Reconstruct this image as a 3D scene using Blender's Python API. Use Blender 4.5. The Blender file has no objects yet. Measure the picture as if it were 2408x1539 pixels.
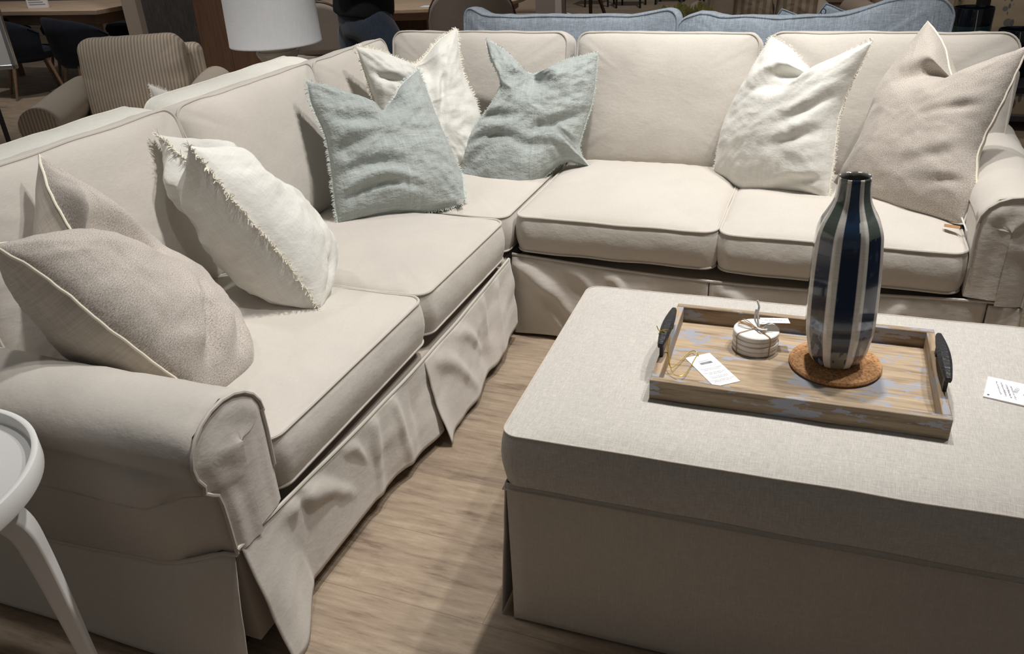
import bpy, bmesh, math, random
from math import sin, cos, pi, sqrt, atan2, exp
from mathutils import Vector, Matrix, noise
V = Vector
SC = bpy.context.scene
COL = SC.collection
random.seed(7)

# ---------------------------------------------------------------- helpers
ORG = {}
def tag(o, label=None, cat=None, group=None, kind=None):
    if label: o['label'] = label
    if cat: o['category'] = cat
    if group: o['group'] = group
    if kind: o['kind'] = kind
    return o

def thing(name, loc, label, cat, group=None):
    o = bpy.data.objects.new(name, None); COL.objects.link(o)
    o.empty_display_size = .1
    o.location = loc; ORG[o.name] = V(loc)
    return tag(o, label, cat, group)

class MB:
    def __init__(s): s.v = []; s.f = []; s.m = []; s.c = 0
    def add(s, vs, fs, mi=0):
        b = len(s.v); s.v += [V(v) for v in vs]
        for f in fs: s.f.append(tuple(i+b for i in f)); s.m.append(mi)
        return s
    def grid(s, rows, closed=False, mi=0):
        n = len(rows[0]); vs = [p for r in rows for p in r]; fs = []
        for i in range(len(rows)-1):
            for j in range(n if closed else n-1):
                k = (j+1) % n
                fs.append((i*n+j, i*n+k, (i+1)*n+k, (i+1)*n+j))
        return s.add(vs, fs, mi)
    def box(s, x0, x1, y0, y1, z0, z1, M=None, mi=0, taper=1.0):
        cx, cy = (x0+x1)/2, (y0+y1)/2
        vs = []
        for z, t in ((z0, taper), (z1, 1.0)):
            for x, y in ((x0, y0), (x1, y0), (x1, y1), (x0, y1)):
                p = V((cx+(x-cx)*t, cy+(y-cy)*t, z)); vs.append(M @ p if M else p)
        return s.add(vs, [(0,3,2,1),(4,5,6,7),(0,1,5,4),(1,2,6,5),(2,3,7,6),(3,0,4,7)], mi)
    def tube(s, pts, r, closed=False, n=8, mi=0, caps=True):
        pts = [V(p) for p in pts]; N = len(pts)
        R = r if hasattr(r, '__len__') else [r]*N
        rows = []; up = None
        for i, p in enumerate(pts):
            if closed: t = pts[(i+1) % N]-pts[i-1]
            else: t = pts[min(i+1, N-1)]-pts[max(i-1, 0)]
            if t.length < 1e-9: t = V((0,0,1))
            t.normalize()
            if up is None:
                up = t.orthogonal().normalized()
            up = up - t*up.dot(t)
            if up.length < 1e-6: up = t.orthogonal()
            up.normalize(); sd = t.cross(up)
            rows.append([p+(up*cos(2*pi*k/n)+sd*sin(2*pi*k/n))*R[i] for k in range(n)])
        if closed: rows.append(rows[0])
        s.grid(rows, True, mi)
        if not closed and caps:
            b = len(s.v)
            s.v += rows[0]; s.f.append(tuple(reversed(range(b, b+n)))); s.m.append(mi)
            b = len(s.v)
            s.v += rows[-1]; s.f.append(tuple(range(b, b+n))); s.m.append(mi)
        return s
    def lathe(s, prof, n=48, c=(0,0,0), M=None, mi=0, f=None):
        rows = []
        for r, z in prof:
            row = []
            for k in range(n):
                a = 2*pi*k/n; rr = r*(f(a, z) if f else 1)
                p = V((rr*cos(a), rr*sin(a), z))
                if M: p = M @ p
                row.append(p+V(c))
            rows.append(row)
        return s.grid(rows, True, mi)
    def obj(s, name, mats, parent=None, smooth=True, bevel=0, solid=0, weld=True, org=None, angle=40, seg=2):
        L = V((0,0,0))
        if parent is not None: L = ORG[parent.name]
        elif org is not None: L = V(org)
        me = bpy.data.meshes.new(name)
        me.from_pydata([v-L for v in s.v], [], s.f)
        if not isinstance(mats, (list, tuple)): mats = [mats]
        for m in mats: me.materials.append(m)
        if len(mats) > 1: me.polygons.foreach_set('material_index', s.m)
        if weld or bevel:
            bm = bmesh.new(); bm.from_mesh(me)
            bmesh.ops.remove_doubles(bm, verts=bm.verts, dist=1e-5)
            bmesh.ops.recalc_face_normals(bm, faces=bm.faces)
            bm.to_mesh(me); bm.free()
        o = bpy.data.objects.new(name, me); COL.objects.link(o)
        ORG[o.name] = L
        if parent is not None: o.parent = parent
        elif org is not None: o.location = L
        if smooth:
            me.polygons.foreach_set('use_smooth', [True]*len(me.polygons))
            me.set_sharp_from_angle(angle=math.radians(angle))
        if bevel:
            b = o.modifiers.new('bevel', 'BEVEL'); b.width = bevel; b.segments = seg; b.limit_method = 'ANGLE'; b.angle_limit = math.radians(35)
            b.harden_normals = False
        if solid:
            b = o.modifiers.new('solid', 'SOLIDIFY'); b.thickness = solid; b.offset = 0
        return o

def struct(o): o['kind'] = 'structure'; return o
def sm(a, b, x):
    t = min(1, max(0, (x-a)/(b-a))); return t*t*(3-2*t)
def nz(*p): return noise.noise(V(p))
def lerp(a, b, t): return a*(1-t)+b*t
def frame(w, h, n, o):
    M = Matrix.Identity(4)
    for i in range(3): M[i][0] = w[i]; M[i][1] = h[i]; M[i][2] = n[i]; M[i][3] = o[i]
    return M
def rotz(a): return Matrix.Rotation(a, 4, 'Z')
def at(x, y, a): return Matrix.Translation(V((x, y, 0))) @ rotz(a)

# ---------------------------------------------------------------- materials
def mat(name):
    m = bpy.data.materials.new(name); m.use_nodes = True
    nt = m.node_tree; nt.nodes.clear()
    out = nt.nodes.new('ShaderNodeOutputMaterial'); b = nt.nodes.new('ShaderNodeBsdfPrincipled')
    nt.links.new(b.outputs[0], out.inputs[0]); return m, nt, b
def N(nt, t, **k):
    n = nt.nodes.new(t)
    for a, v in k.items():
        if a in n.inputs: n.inputs[a].default_value = v
        else: setattr(n, a, v)
    return n
def coords(nt, kind='Object', scale=(1,1,1), rot=(0,0,0)):
    tc = nt.nodes.new('ShaderNodeTexCoord'); mp = nt.nodes.new('ShaderNodeMapping')
    mp.inputs['Scale'].default_value = scale; mp.inputs['Rotation'].default_value = rot
    nt.links.new(tc.outputs[kind], mp.inputs[0]); return mp.outputs[0]
def ramp(nt, src, stops):
    r = nt.nodes.new('ShaderNodeValToRGB'); e = r.color_ramp.elements
    while len(e) < len(stops): e.new(.5)
    for x, (p, c) in zip(e, stops): x.position = p; x.color = (*c, 1)
    nt.links.new(src, r.inputs[0]); return r.outputs[0]
def mix(nt, a, b, fac, mode='MIX'):
    m = nt.nodes.new('ShaderNodeMix'); m.data_type = 'RGBA'; m.blend_type = mode
    for i, s in ((0, fac), (6, a), (7, b)):
        if hasattr(s, 'is_linked') or hasattr(s, 'links'): nt.links.new(s, m.inputs[i])
        else: m.inputs[i].default_value = s if i == 0 else (*s, 1)
    return m.outputs[2]
def bump(nt, b, src, dist, strength=1.0, prev=None):
    bn = nt.nodes.new('ShaderNodeBump'); bn.inputs['Distance'].default_value = dist; bn.inputs['Strength'].default_value = strength
    nt.links.new(src, bn.inputs['Height'])
    if prev: nt.links.new(prev, bn.inputs['Normal'])
    nt.links.new(bn.outputs[0], b.inputs['Normal']); return bn.outputs[0]
def noiseN(nt, vec, scale, detail=4, rough=.55):
    n = N(nt, 'ShaderNodeTexNoise'); n.inputs['Scale'].default_value = scale; n.inputs['Detail'].default_value = detail
    n.inputs['Roughness'].default_value = rough; nt.links.new(vec, n.inputs['Vector']); return n.outputs['Fac']
def math2(nt, op, a, b=None):
    m = nt.nodes.new('ShaderNodeMath'); m.operation = op
    for i, s in enumerate((a, b)):
        if s is None: continue
        if hasattr(s, 'links'): nt.links.new(s, m.inputs[i])
        else: m.inputs[i].default_value = s
    return m.outputs[0]
def plain(name, c, rough=.5, metal=0, var=0, vs=6, bd=0, bs=200, coat=0):
    m, nt, b = mat(name); b.inputs['Roughness'].default_value = rough; b.inputs['Metallic'].default_value = metal
    b.inputs['Base Color'].default_value = (*c, 1)
    b.inputs['Coat Weight'].default_value = coat
    co = coords(nt)
    if var:
        f = noiseN(nt, co, vs)
        nt.links.new(ramp(nt, f, [(.3, tuple(x*(1-var) for x in c)), (.7, tuple(min(1, x*(1+var)) for x in c))]), b.inputs['Base Color'])
    if bd: bump(nt, b, noiseN(nt, co, bs, 3), bd)
    return m
def fabric(name, c, fine=.06, fs=700, weave=.0004, slub=0, uv=False, sheen=.25, big=.02, crumple=0, cs=14):
    """woven cloth: thread noise along two directions, optional slubs, optional crumple bump"""
    m, nt, b = mat(name); b.inputs['Roughness'].default_value = .92; b.inputs['Specular IOR Level'].default_value = .12
    b.inputs['Sheen Weight'].default_value = sheen; b.inputs['Sheen Roughness'].default_value = .6
    kind = 'UV' if uv else 'Object'
    a1 = noiseN(nt, coords(nt, kind, (1, .06, .06) if not uv else (1, .05, 1)), fs, 2)
    a2 = noiseN(nt, coords(nt, kind, (.06, 1, 1) if not uv else (.05, 1, 1)), fs, 2)
    w = math2(nt, 'ADD', a1, a2); w = math2(nt, 'MULTIPLY', w, .5)
    lo = tuple(x*(1-fine*3) for x in c); hi = tuple(min(1, x*(1+fine*2)) for x in c)
    col = ramp(nt, w, [(.36, lo), (.64, hi)])
    if big:
        f = noiseN(nt, coords(nt, 'Object'), 5, 3)
        col = mix(nt, col, ramp(nt, f, [(.3, (1-big*3,)*3), (.7, (1, 1, 1))]), 1.0, 'MULTIPLY')
    if slub:
        f1 = noiseN(nt, coords(nt, kind, (1, .04, .04) if not uv else (1, .03, 1)), fs*.22, 2, .8)
        f2 = noiseN(nt, coords(nt, kind, (.04, 1, 1) if not uv else (.03, 1, 1)), fs*.22, 2, .8)
        sl = ramp(nt, math2(nt, 'MAXIMUM', f1, f2), [(.52, (1-slub,)*3), (.75, (1+slub*.3,)*3)])
        col = mix(nt, col, sl, 1.0, 'MULTIPLY')
    nt.links.new(col, b.inputs['Base Color'])
    prev = None
    if crumple:
        prev = bump(nt, b, noiseN(nt, coords(nt, 'Object', (1, 1, 1.6), (.3, .5, .2)), cs, 5, .6), crumple)
    bump(nt, b, w, weave, 1.0, prev)
    return m
def speckle(name, c1, c2, scale=420, bd=.0008):
    m, nt, b = mat(name); b.inputs['Roughness'].default_value = .95; b.inputs['Specular IOR Level'].default_value = .1
    b.inputs['Sheen Weight'].default_value = .3
    f = noiseN(nt, coords(nt, 'UV', (1, 2.0, 1)), scale*.6, 2, .7)
    g = noiseN(nt, coords(nt, 'UV', (2.2, 1, 1)), scale, 2, .6)
    w = math2(nt, 'MULTIPLY', math2(nt, 'ADD', f, g), .5)
    nt.links.new(ramp(nt, w, [(.40, c2), (.50, tuple((x+y)/2 for x, y in zip(c1, c2))), (.60, c1)]), b.inputs['Base Color'])
    p = bump(nt, b, noiseN(nt, coords(nt, 'Object', (1, 1, 1.5)), 12, 3), .003)
    bump(nt, b, w, bd, 1, p)
    return m
def wood(name, c1, c2, scale=1.0, axis=0, rough=.5, bd=.0005, ring=6):
    m, nt, b = mat(name); b.inputs['Roughness'].default_value = rough
    s = [9*scale]*3; s[axis] = .7*scale
    f = noiseN(nt, coords(nt, 'Object', tuple(s)), ring, 6, .65)
    nt.links.new(ramp(nt, f, [(.3, c1), (.72, c2)]), b.inputs['Base Color'])
    bump(nt, b, f, bd); return m

SOFA = fabric('sofa_twill', (.575, .535, .48), fine=.02, fs=900, weave=.00025, big=.022, crumple=.004, cs=7)
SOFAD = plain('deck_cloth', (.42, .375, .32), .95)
PIPE = plain('sofa_welt', (.54, .50, .445), .9, bd=.0004, bs=900)
OTTO = fabric('ottoman_weave', (.62, .585, .535), fine=.07, fs=900, weave=.0011, slub=.06, big=.012)
OTTOS = fabric('ottoman_skirt_weave', (.60, .54, .47), fine=.04, fs=1000, weave=.0005, slub=.06, big=.012)
CREAM = fabric('cream_linen', (.72, .705, .655), fine=.02, fs=260, weave=.0003, slub=.035, uv=True, big=.012, crumple=.006, cs=9)
WHITEL = fabric('white_linen', (.80, .78, .70), fine=.03, fs=600, weave=.0004, slub=.05, big=.02, crumple=.008, cs=6)
TEAL = fabric('seafoam_linen', (.435, .475, .455), fine=.05, fs=260, weave=.0005, slub=.14, uv=True, big=.03, crumple=.014, cs=15)
BLUE = fabric('blue_heather', (.40, .46, .53), fine=.11, fs=500, weave=.0005, slub=.16, big=.03, crumple=.005, cs=8)
BLUEP = fabric('pale_blue', (.45, .54, .62), fine=.05, fs=500, weave=.0004, slub=.05)
OAT = speckle('oatmeal_boucle', (.66, .605, .545), (.31, .27, .235))
OATB = fabric('oatmeal_back', (.56, .50, .42), fine=.05, fs=300, weave=.0004, uv=True)
FR_C = plain('cream_thread', (.80, .76, .66), .9)
FR_T = plain('seafoam_thread', (.55, .59, .56), .9)
FR_O = plain('ivory_piping', (.80, .74, .62), .8)
WHITE = plain('white_lacquer', (.80, .79, .77), .45, bd=.0002, bs=300)
BLACKM = plain('hammered_iron', (.018, .018, .02), .45, bd=.0025, bs=120)
NAVY = plain('navy_velvet', (.008, .011, .022), .9, var=.3, vs=30)
DKWOOD = wood('walnut', (.05, .024, .014), (.12, .06, .033), axis=2)
BROWNW = wood('brown_panel', (.12, .062, .036), (.19, .10, .06), axis=2, rough=.55)
OAKT = wood('oak_top', (.42, .30, .20), (.56, .42, .29), axis=0)
OAKM = wood('oak_mid', (.20, .125, .075), (.30, .19, .12), axis=0)
GREYF = fabric('taupe_upholstery', (.36, .31, .27), fine=.03, fs=500)
BEIGEF = fabric('beige_upholstery', (.50, .40, .31), fine=.03, fs=500)
TANF = fabric('tan_upholstery', (.46, .35, .26), fine=.03, fs=500)
PAPER = plain('white_card', (.86, .86, .87), .6)
INK = plain('printed_ink', (.03, .03, .035), .7)
INKG = plain('grey_print', (.25, .25, .28), .7)
WALLM = plain('warm_white_paint', (.42, .37, .33), .8, var=.03)
POSTM = plain('ivory_paint', (.50, .42, .35), .7, var=.03)
CHAR = fabric('charcoal_grasscloth', (.10, .095, .092), fine=.10, fs=160, weave=.0003, sheen=0)
STEEL = plain('brushed_steel', (.62, .63, .64), .3, 1)
GOLD = plain('gold_cord', (.75, .52, .06), .35, .7)
TWINE = plain('jute_twine', (.38, .24, .12), .9, bd=.0006, bs=900)
RIBBON = plain('satin_ribbon', (.80, .80, .82), .3)
LEATHER = plain('tan_leather', (.34, .18, .08), .55)

def marble():
    m, nt, b = mat('white_marble'); b.inputs['Roughness'].default_value = .35
    f = noiseN(nt, coords(nt, 'Object', (1, 1, .5)), 14, 6, .65)
    nt.links.new(ramp(nt, f, [(.40, (.80, .78, .75)), (.60, (.79, .77, .74)), (.635, (.66, .65, .63)), (.66, (.79, .77, .74))]), b.inputs['Base Color'])
    return m
MARBLE = marble()
def cork():
    m, nt, b = mat('cork'); b.inputs['Roughness'].default_value = .85
    co = coords(nt)
    v = N(nt, 'ShaderNodeTexVoronoi'); v.inputs['Scale'].default_value = 260; nt.links.new(co, v.inputs['Vector'])
    n = noiseN(nt, co, 180, 4, .7)
    c = ramp(nt, n, [(.35, (.22, .09, .03)), (.5, (.47, .24, .10)), (.68, (.62, .36, .17))])
    c = mix(nt, c, v.outputs['Color'], .06, 'OVERLAY')
    nt.links.new(c, b.inputs['Base Color']); bump(nt, b, n, .0012); return m
CORK = cork()
def stripes(name, c1, c2, freq, axis='X'):
    m, nt, b = mat(name); b.inputs['Roughness'].default_value = .9
    w = N(nt, 'ShaderNodeTexWave'); w.bands_direction = axis; w.inputs['Scale'].default_value = freq
    w.inputs['Distortion'].default_value = .15; w.inputs['Detail'].default_value = 1
    nt.links.new(coords(nt), w.inputs['Vector'])
    nt.links.new(ramp(nt, w.outputs['Fac'], [(.35, c1), (.65, c2)]), b.inputs['Base Color']); return m
TICK = stripes('ticking_stripe', (.34, .275, .21), (.52, .45, .36), 17)
TICKB = stripes('beige_brown_stripe', (.36, .28, .20), (.24, .17, .11), 6)
PLAINB = fabric('armchair_plain', (.46, .385, .31), fine=.02, fs=500)
def leafy():
    m, nt, b = mat('leaf_print'); b.inputs['Roughness'].default_value = .9
    co = coords(nt, 'Object', (1, 1, 1))
    v = N(nt, 'ShaderNodeTexVoronoi'); v.inputs['Scale'].default_value = 12; nt.links.new(co, v.inputs['Vector'])
    co2 = coords(nt, 'Object', (2.6, 2.6, 1), (.2, .7, .3))
    v2 = N(nt, 'ShaderNodeTexVoronoi'); v2.inputs['Scale'].default_value = 10; nt.links.new(co2, v2.inputs['Vector'])
    a = ramp(nt, v.outputs['Distance'], [(.28, (1, 1, 1)), (.31, (0, 0, 0))])
    a2 = ramp(nt, v2.outputs['Distance'], [(.27, (1, 1, 1)), (.31, (0, 0, 0))])
    base = mix(nt, (.40, .31, .21), (.15, .155, .14), a)
    base = mix(nt, base, (.13, .12, .12), a2)
    nt.links.new(base, b.inputs['Base Color']); return m
LEAF = leafy()

def floor_mat():
    m, nt, b = mat('oak_plank_floor'); b.inputs['Roughness'].default_value = .55
    tc = nt.nodes.new('ShaderNodeTexCoord'); mp = nt.nodes.new('ShaderNodeMapping')
    mp.inputs['Location'].default_value = (.62, -.049, 0); nt.links.new(tc.outputs['Object'], mp.inputs[0]); co = mp.outputs[0]
    br = N(nt, 'ShaderNodeTexBrick'); br.offset = .37; br.squash = 1
    for k, v in (('Scale', 1), ('Mortar Size', .0009), ('Mortar Smooth', .1), ('Bias', 0), ('Brick Width', 1.35), ('Row Height', .235)):
        br.inputs[k].default_value = v
    br.inputs['Color1'].default_value = (.2, .2, .2, 1); br.inputs['Color2'].default_value = (.8, .8, .8, 1); br.inputs['Mortar'].default_value = (0, 0, 0, 1)
    nt.links.new(co, br.inputs['Vector'])
    # per-plank offset of the grain
    vm = nt.nodes.new('ShaderNodeVectorMath'); vm.operation = 'MULTIPLY_ADD'
    nt.links.new(br.outputs['Color'], vm.inputs[0]); vm.inputs[1].default_value = (7, 13, 5); nt.links.new(co, vm.inputs[2])
    mp2 = nt.nodes.new('ShaderNodeMapping'); mp2.inputs['Scale'].default_value = (2.6, 20, 1); nt.links.new(vm.outputs[0], mp2.inputs[0])
    g = noiseN(nt, mp2.outputs[0], 2.6, 12, .72)
    mp3 = nt.nodes.new('ShaderNodeMapping'); mp3.inputs['Scale'].default_value = (1.6, 4.2, 1); nt.links.new(vm.outputs[0], mp3.inputs[0])
    k = noiseN(nt, mp3.outputs[0], 2.1, 5, .6)
    col = ramp(nt, g, [(.32, (.20, .148, .105)), (.45, (.305, .236, .170)), (.55, (.35, .276, .202)), (.70, (.43, .35, .265))])
    col = mix(nt, col, ramp(nt, k, [(.30, (.50, .44, .42)), (.40, (.90, .88, .87)), (.6, (1.03, 1.02, 1.0))]), 1.0, 'MULTIPLY')
    tone = ramp(nt, br.outputs['Color'], [(.0, (.70, .67, .65)), (.45, (1, 1, 1)), (1, (1.10, 1.08, 1.05))])
    col = mix(nt, col, tone, .8, 'MULTIPLY')
    saw = noiseN(nt, coords(nt, 'Object', (60, 3, 1), (0, 0, .12)), 3, 2)
    sawm = ramp(nt, k, [(.5, (0, 0, 0)), (.62, (.35, .35, .35))])
    col = mix(nt, col, ramp(nt, saw, [(.4, (.9, .89, .87)), (.6, (1.08, 1.07, 1.05))]), sawm, 'MULTIPLY')
    col = mix(nt, col, (.22, .155, .105), br.outputs['Fac'])
    nt.links.new(col, b.inputs['Base Color'])
    bump(nt, b, g, .0006); return m
FLOOR = floor_mat()

def weathered(name, axis=0, dark=1.0):
    """worn mango wood with remains of grey-blue and mint paint"""
    m, nt, b = mat(name); b.inputs['Roughness'].default_value = .6
    s = [40, 40, 40]; s[axis] = 3.0
    g = noiseN(nt, coords(nt, 'Object', tuple(s)), 2.4, 6, .62)
    base = ramp(nt, g, [(.28, tuple(x*dark for x in (.20, .13, .08))), (.5, tuple(x*dark for x in (.41, .305, .195))), (.75, tuple(x*dark for x in (.55, .43, .295)))])
    s2 = [60, 60, 60]; s2[axis] = 13
    p = noiseN(nt, coords(nt, 'Object', tuple(s2)), 1.0, 9, .66)
    p2 = noiseN(nt, coords(nt, 'Object', (6, 12, 12)), 1.5, 3, .6)
    pm = math2(nt, 'ADD', p, math2(nt, 'MULTIPLY', p2, .55))
    mask = ramp(nt, pm, [(.835, (0, 0, 0)), (.85, (1, 1, 1))])
    col = mix(nt, base, (.33, .34, .39), mask)
    q = noiseN(nt, coords(nt, 'Object', tuple(x*1.1 for x in s2), (0, 0, .05)), 1.3, 9, .7)
    q2 = noiseN(nt, coords(nt, 'Object', (5, 5, 5), (1, 2, 3)), 1.5, 2, .5)
    qm = ramp(nt, math2(nt, 'ADD', q, math2(nt, 'MULTIPLY', q2, .7)), [(1.0, (0, 0, 0)), (1.015, (1, 1, 1))])
    col = mix(nt, col, (.48, .62, .58), qm)
    nt.links.new(col, b.inputs['Base Color']); bump(nt, b, g, .0008); return m
TRAYX = weathered('weathered_wood_long', 0); TRAYY = weathered('weathered_wood_side', 1)
TRAYD = weathered('weathered_wood_rim', 0, .75)

# ---------------------------------------------------------------- soft shapes
def rrect(hx, hy, r, n=14, edge=22):
    """rounded rectangle loop: list of (x, y, u, v) with u,v on the unit square"""
    out = []
    cs = [(hx-r, hy-r, 0), (-(hx-r), hy-r, pi/2), (-(hx-r), -(hy-r), pi), (hx-r, -(hy-r), 3*pi/2)]
    for i, (cx, cy, a0) in enumerate(cs):
        for k in range(n):
            a = a0+pi/2*k/(n-1); out.append((cx+r*cos(a), cy+r*sin(a)))
        nx, ny, b0 = cs[(i+1) % 4]
        p = out[-1]; q = (nx+r*cos(b0), ny+r*sin(b0))
        for k in range(1, edge): t = k/edge; out.append((p[0]+(q[0]-p[0])*t, p[1]+(q[1]-p[1])*t))
    res = []
    for x, y in out:
        u, v = x/hx, y/hy; k = max(abs(u), abs(v)); res.append((x, y, u/k, v/k))
    return res

def cushion(name, M, hx, hy, T, r=.045, crown=.04, crownb=None, belly=.012, material=None, pipe=None, parent=None, seed=0,
            wr=.003, wob=.003, K=14, pr=.0045, power=3.0, bow=0, top_skew=None, pucker=.004, backpipe=True, edge=22):
    """box cushion: welted loops at +-T/2, crowned faces, bellied band. local z = thickness, front is +z"""
    if crownb is None: crownb = crown
    L = rrect(hx, hy, r, 8, edge); n = len(L)
    def P(x, y, z):
        if top_skew: x, y, z = top_skew(x, y, z)
        return M @ V((x, y, z))
    def loop(sign):
        o = []
        for x, y, u, v in L:
            w = wob*nz(x*7+seed*3.1, y*7, sign*2+seed)
            bx = 1-bow*(1-u*u)*0-bow*(1-v*v)*(1 if abs(u) > .99 else 0)*.5
            by = 1-bow*(1-u*u)*(1 if abs(v) > .99 else 0)*.5
            o.append((x*bx+w*.8, y*by+w*.8, sign*T/2+w, u, v))
        return o
    mb = MB(); loops = {}
    for sg, cr in ((1, crown), (-1, crownb)):
        lo = loop(sg); loops[sg] = lo
        rows = [[P(x, y, z) for x, y, z, u, v in lo]]
        for k in range(1, K+1):
            s = 1-k/K
            s = s**1.0
            row = []
            for x, y, z, u, v in lo:
                b4 = s**5; uu, vv = s*(x/hx*(1-b4)+u*b4), s*(y/hy*(1-b4)+v*b4)
                uu = max(-1, min(1, uu)); vv = max(-1, min(1, vv))
                h = cr*(((1-abs(uu)**power)*(1-abs(vv)**power))**.6)
                q_ = (1-uu*uu)*(1-vv*vv); e = sm(.0, .45, q_)
                w = wr*(nz(x*s*5+seed, y*s*5, sg*4+seed)*1.6+nz(x*s*14, y*s*14+seed, sg*9)*.6)
                pk = pucker*nz(x*30+seed, y*30, seed+7*sg)*sm(0, .12, q_)*(1-sm(.2, .7, q_))
                row.append(P(x*s, y*s, sg*T/2+(z-sg*T/2)*s**3+sg*(h+w*e+pk*s)))
            rows.append(row)
        mb.grid(rows, True)
    B = 7; rows = []
    for k in range(B+1):
        t = k/B; row = []
        for a, b in zip(loops[1], loops[-1]):
            x = a[0]*(1-t)+b[0]*t; y = a[1]*(1-t)+b[1]*t; z = a[2]*(1-t)+b[2]*t
            d = V((a[0]/hx, a[1]/hy)); d.normalize() if d.length else None
            nx, ny = (1 if a[3] > .995 else -1 if a[3] < -.995 else 0), (1 if a[4] > .995 else -1 if a[4] < -.995 else 0)
            q = V((nx, ny, 0)); q = q.normalized() if q.length else q
            bl = belly*sin(pi*t)+pucker*.8*nz(a[0]*22+seed, a[1]*22, t*2)*sin(pi*t)
            row.append(P(x+q.x*bl, y+q.y*bl, z))
        rows.append(row)
    mb.grid(rows, True)
    o = mb.obj(name, material, parent, angle=50)
    if pipe:
        pb = MB()
        for sg in ((1, -1) if backpipe else (1,)):
            pb.tube([P(x, y, z+sg*pr*.3) for x, y, z, u, v in loops[sg]], pr, True, 7)
        pb.obj('piping', pipe, o)
    return o

def side_curve(ctrl, t):
    """catmull-ish interpolation of (t, inward, normal) control points with zero ends"""
    pts = [(0, 0, 0)]+list(ctrl)+[(1, 0, 0)]
    for i in range(len(pts)-1):
        if t <= pts[i+1][0] or i == len(pts)-2:
            p0 = pts[max(i-1, 0)]; p1 = pts[i]; p2 = pts[i+1]; p3 = pts[min(i+2, len(pts)-1)]
            d = (p2[0]-p1[0]) or 1e-6; x = (t-p1[0])/d
            res = []
            for k in (1, 2):
                m1 = (p2[k]-p0[k])/((p2[0]-p0[0]) or 1)*d; m2 = (p3[k]-p1[k])/((p3[0]-p1[0]) or 1)*d
                if i == 0: m1 = (p2[k]-p1[k])
                if i == len(pts)-2: m2 = (p2[k]-p1[k])
                x2 = x*x; x3 = x2*x
                res.append((2*x3-3*x2+1)*p1[k]+(x3-2*x2+x)*m1+(-2*x3+3*x2)*p2[k]+(x3-x2)*m2)
            return res
    return (0, 0)

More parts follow.
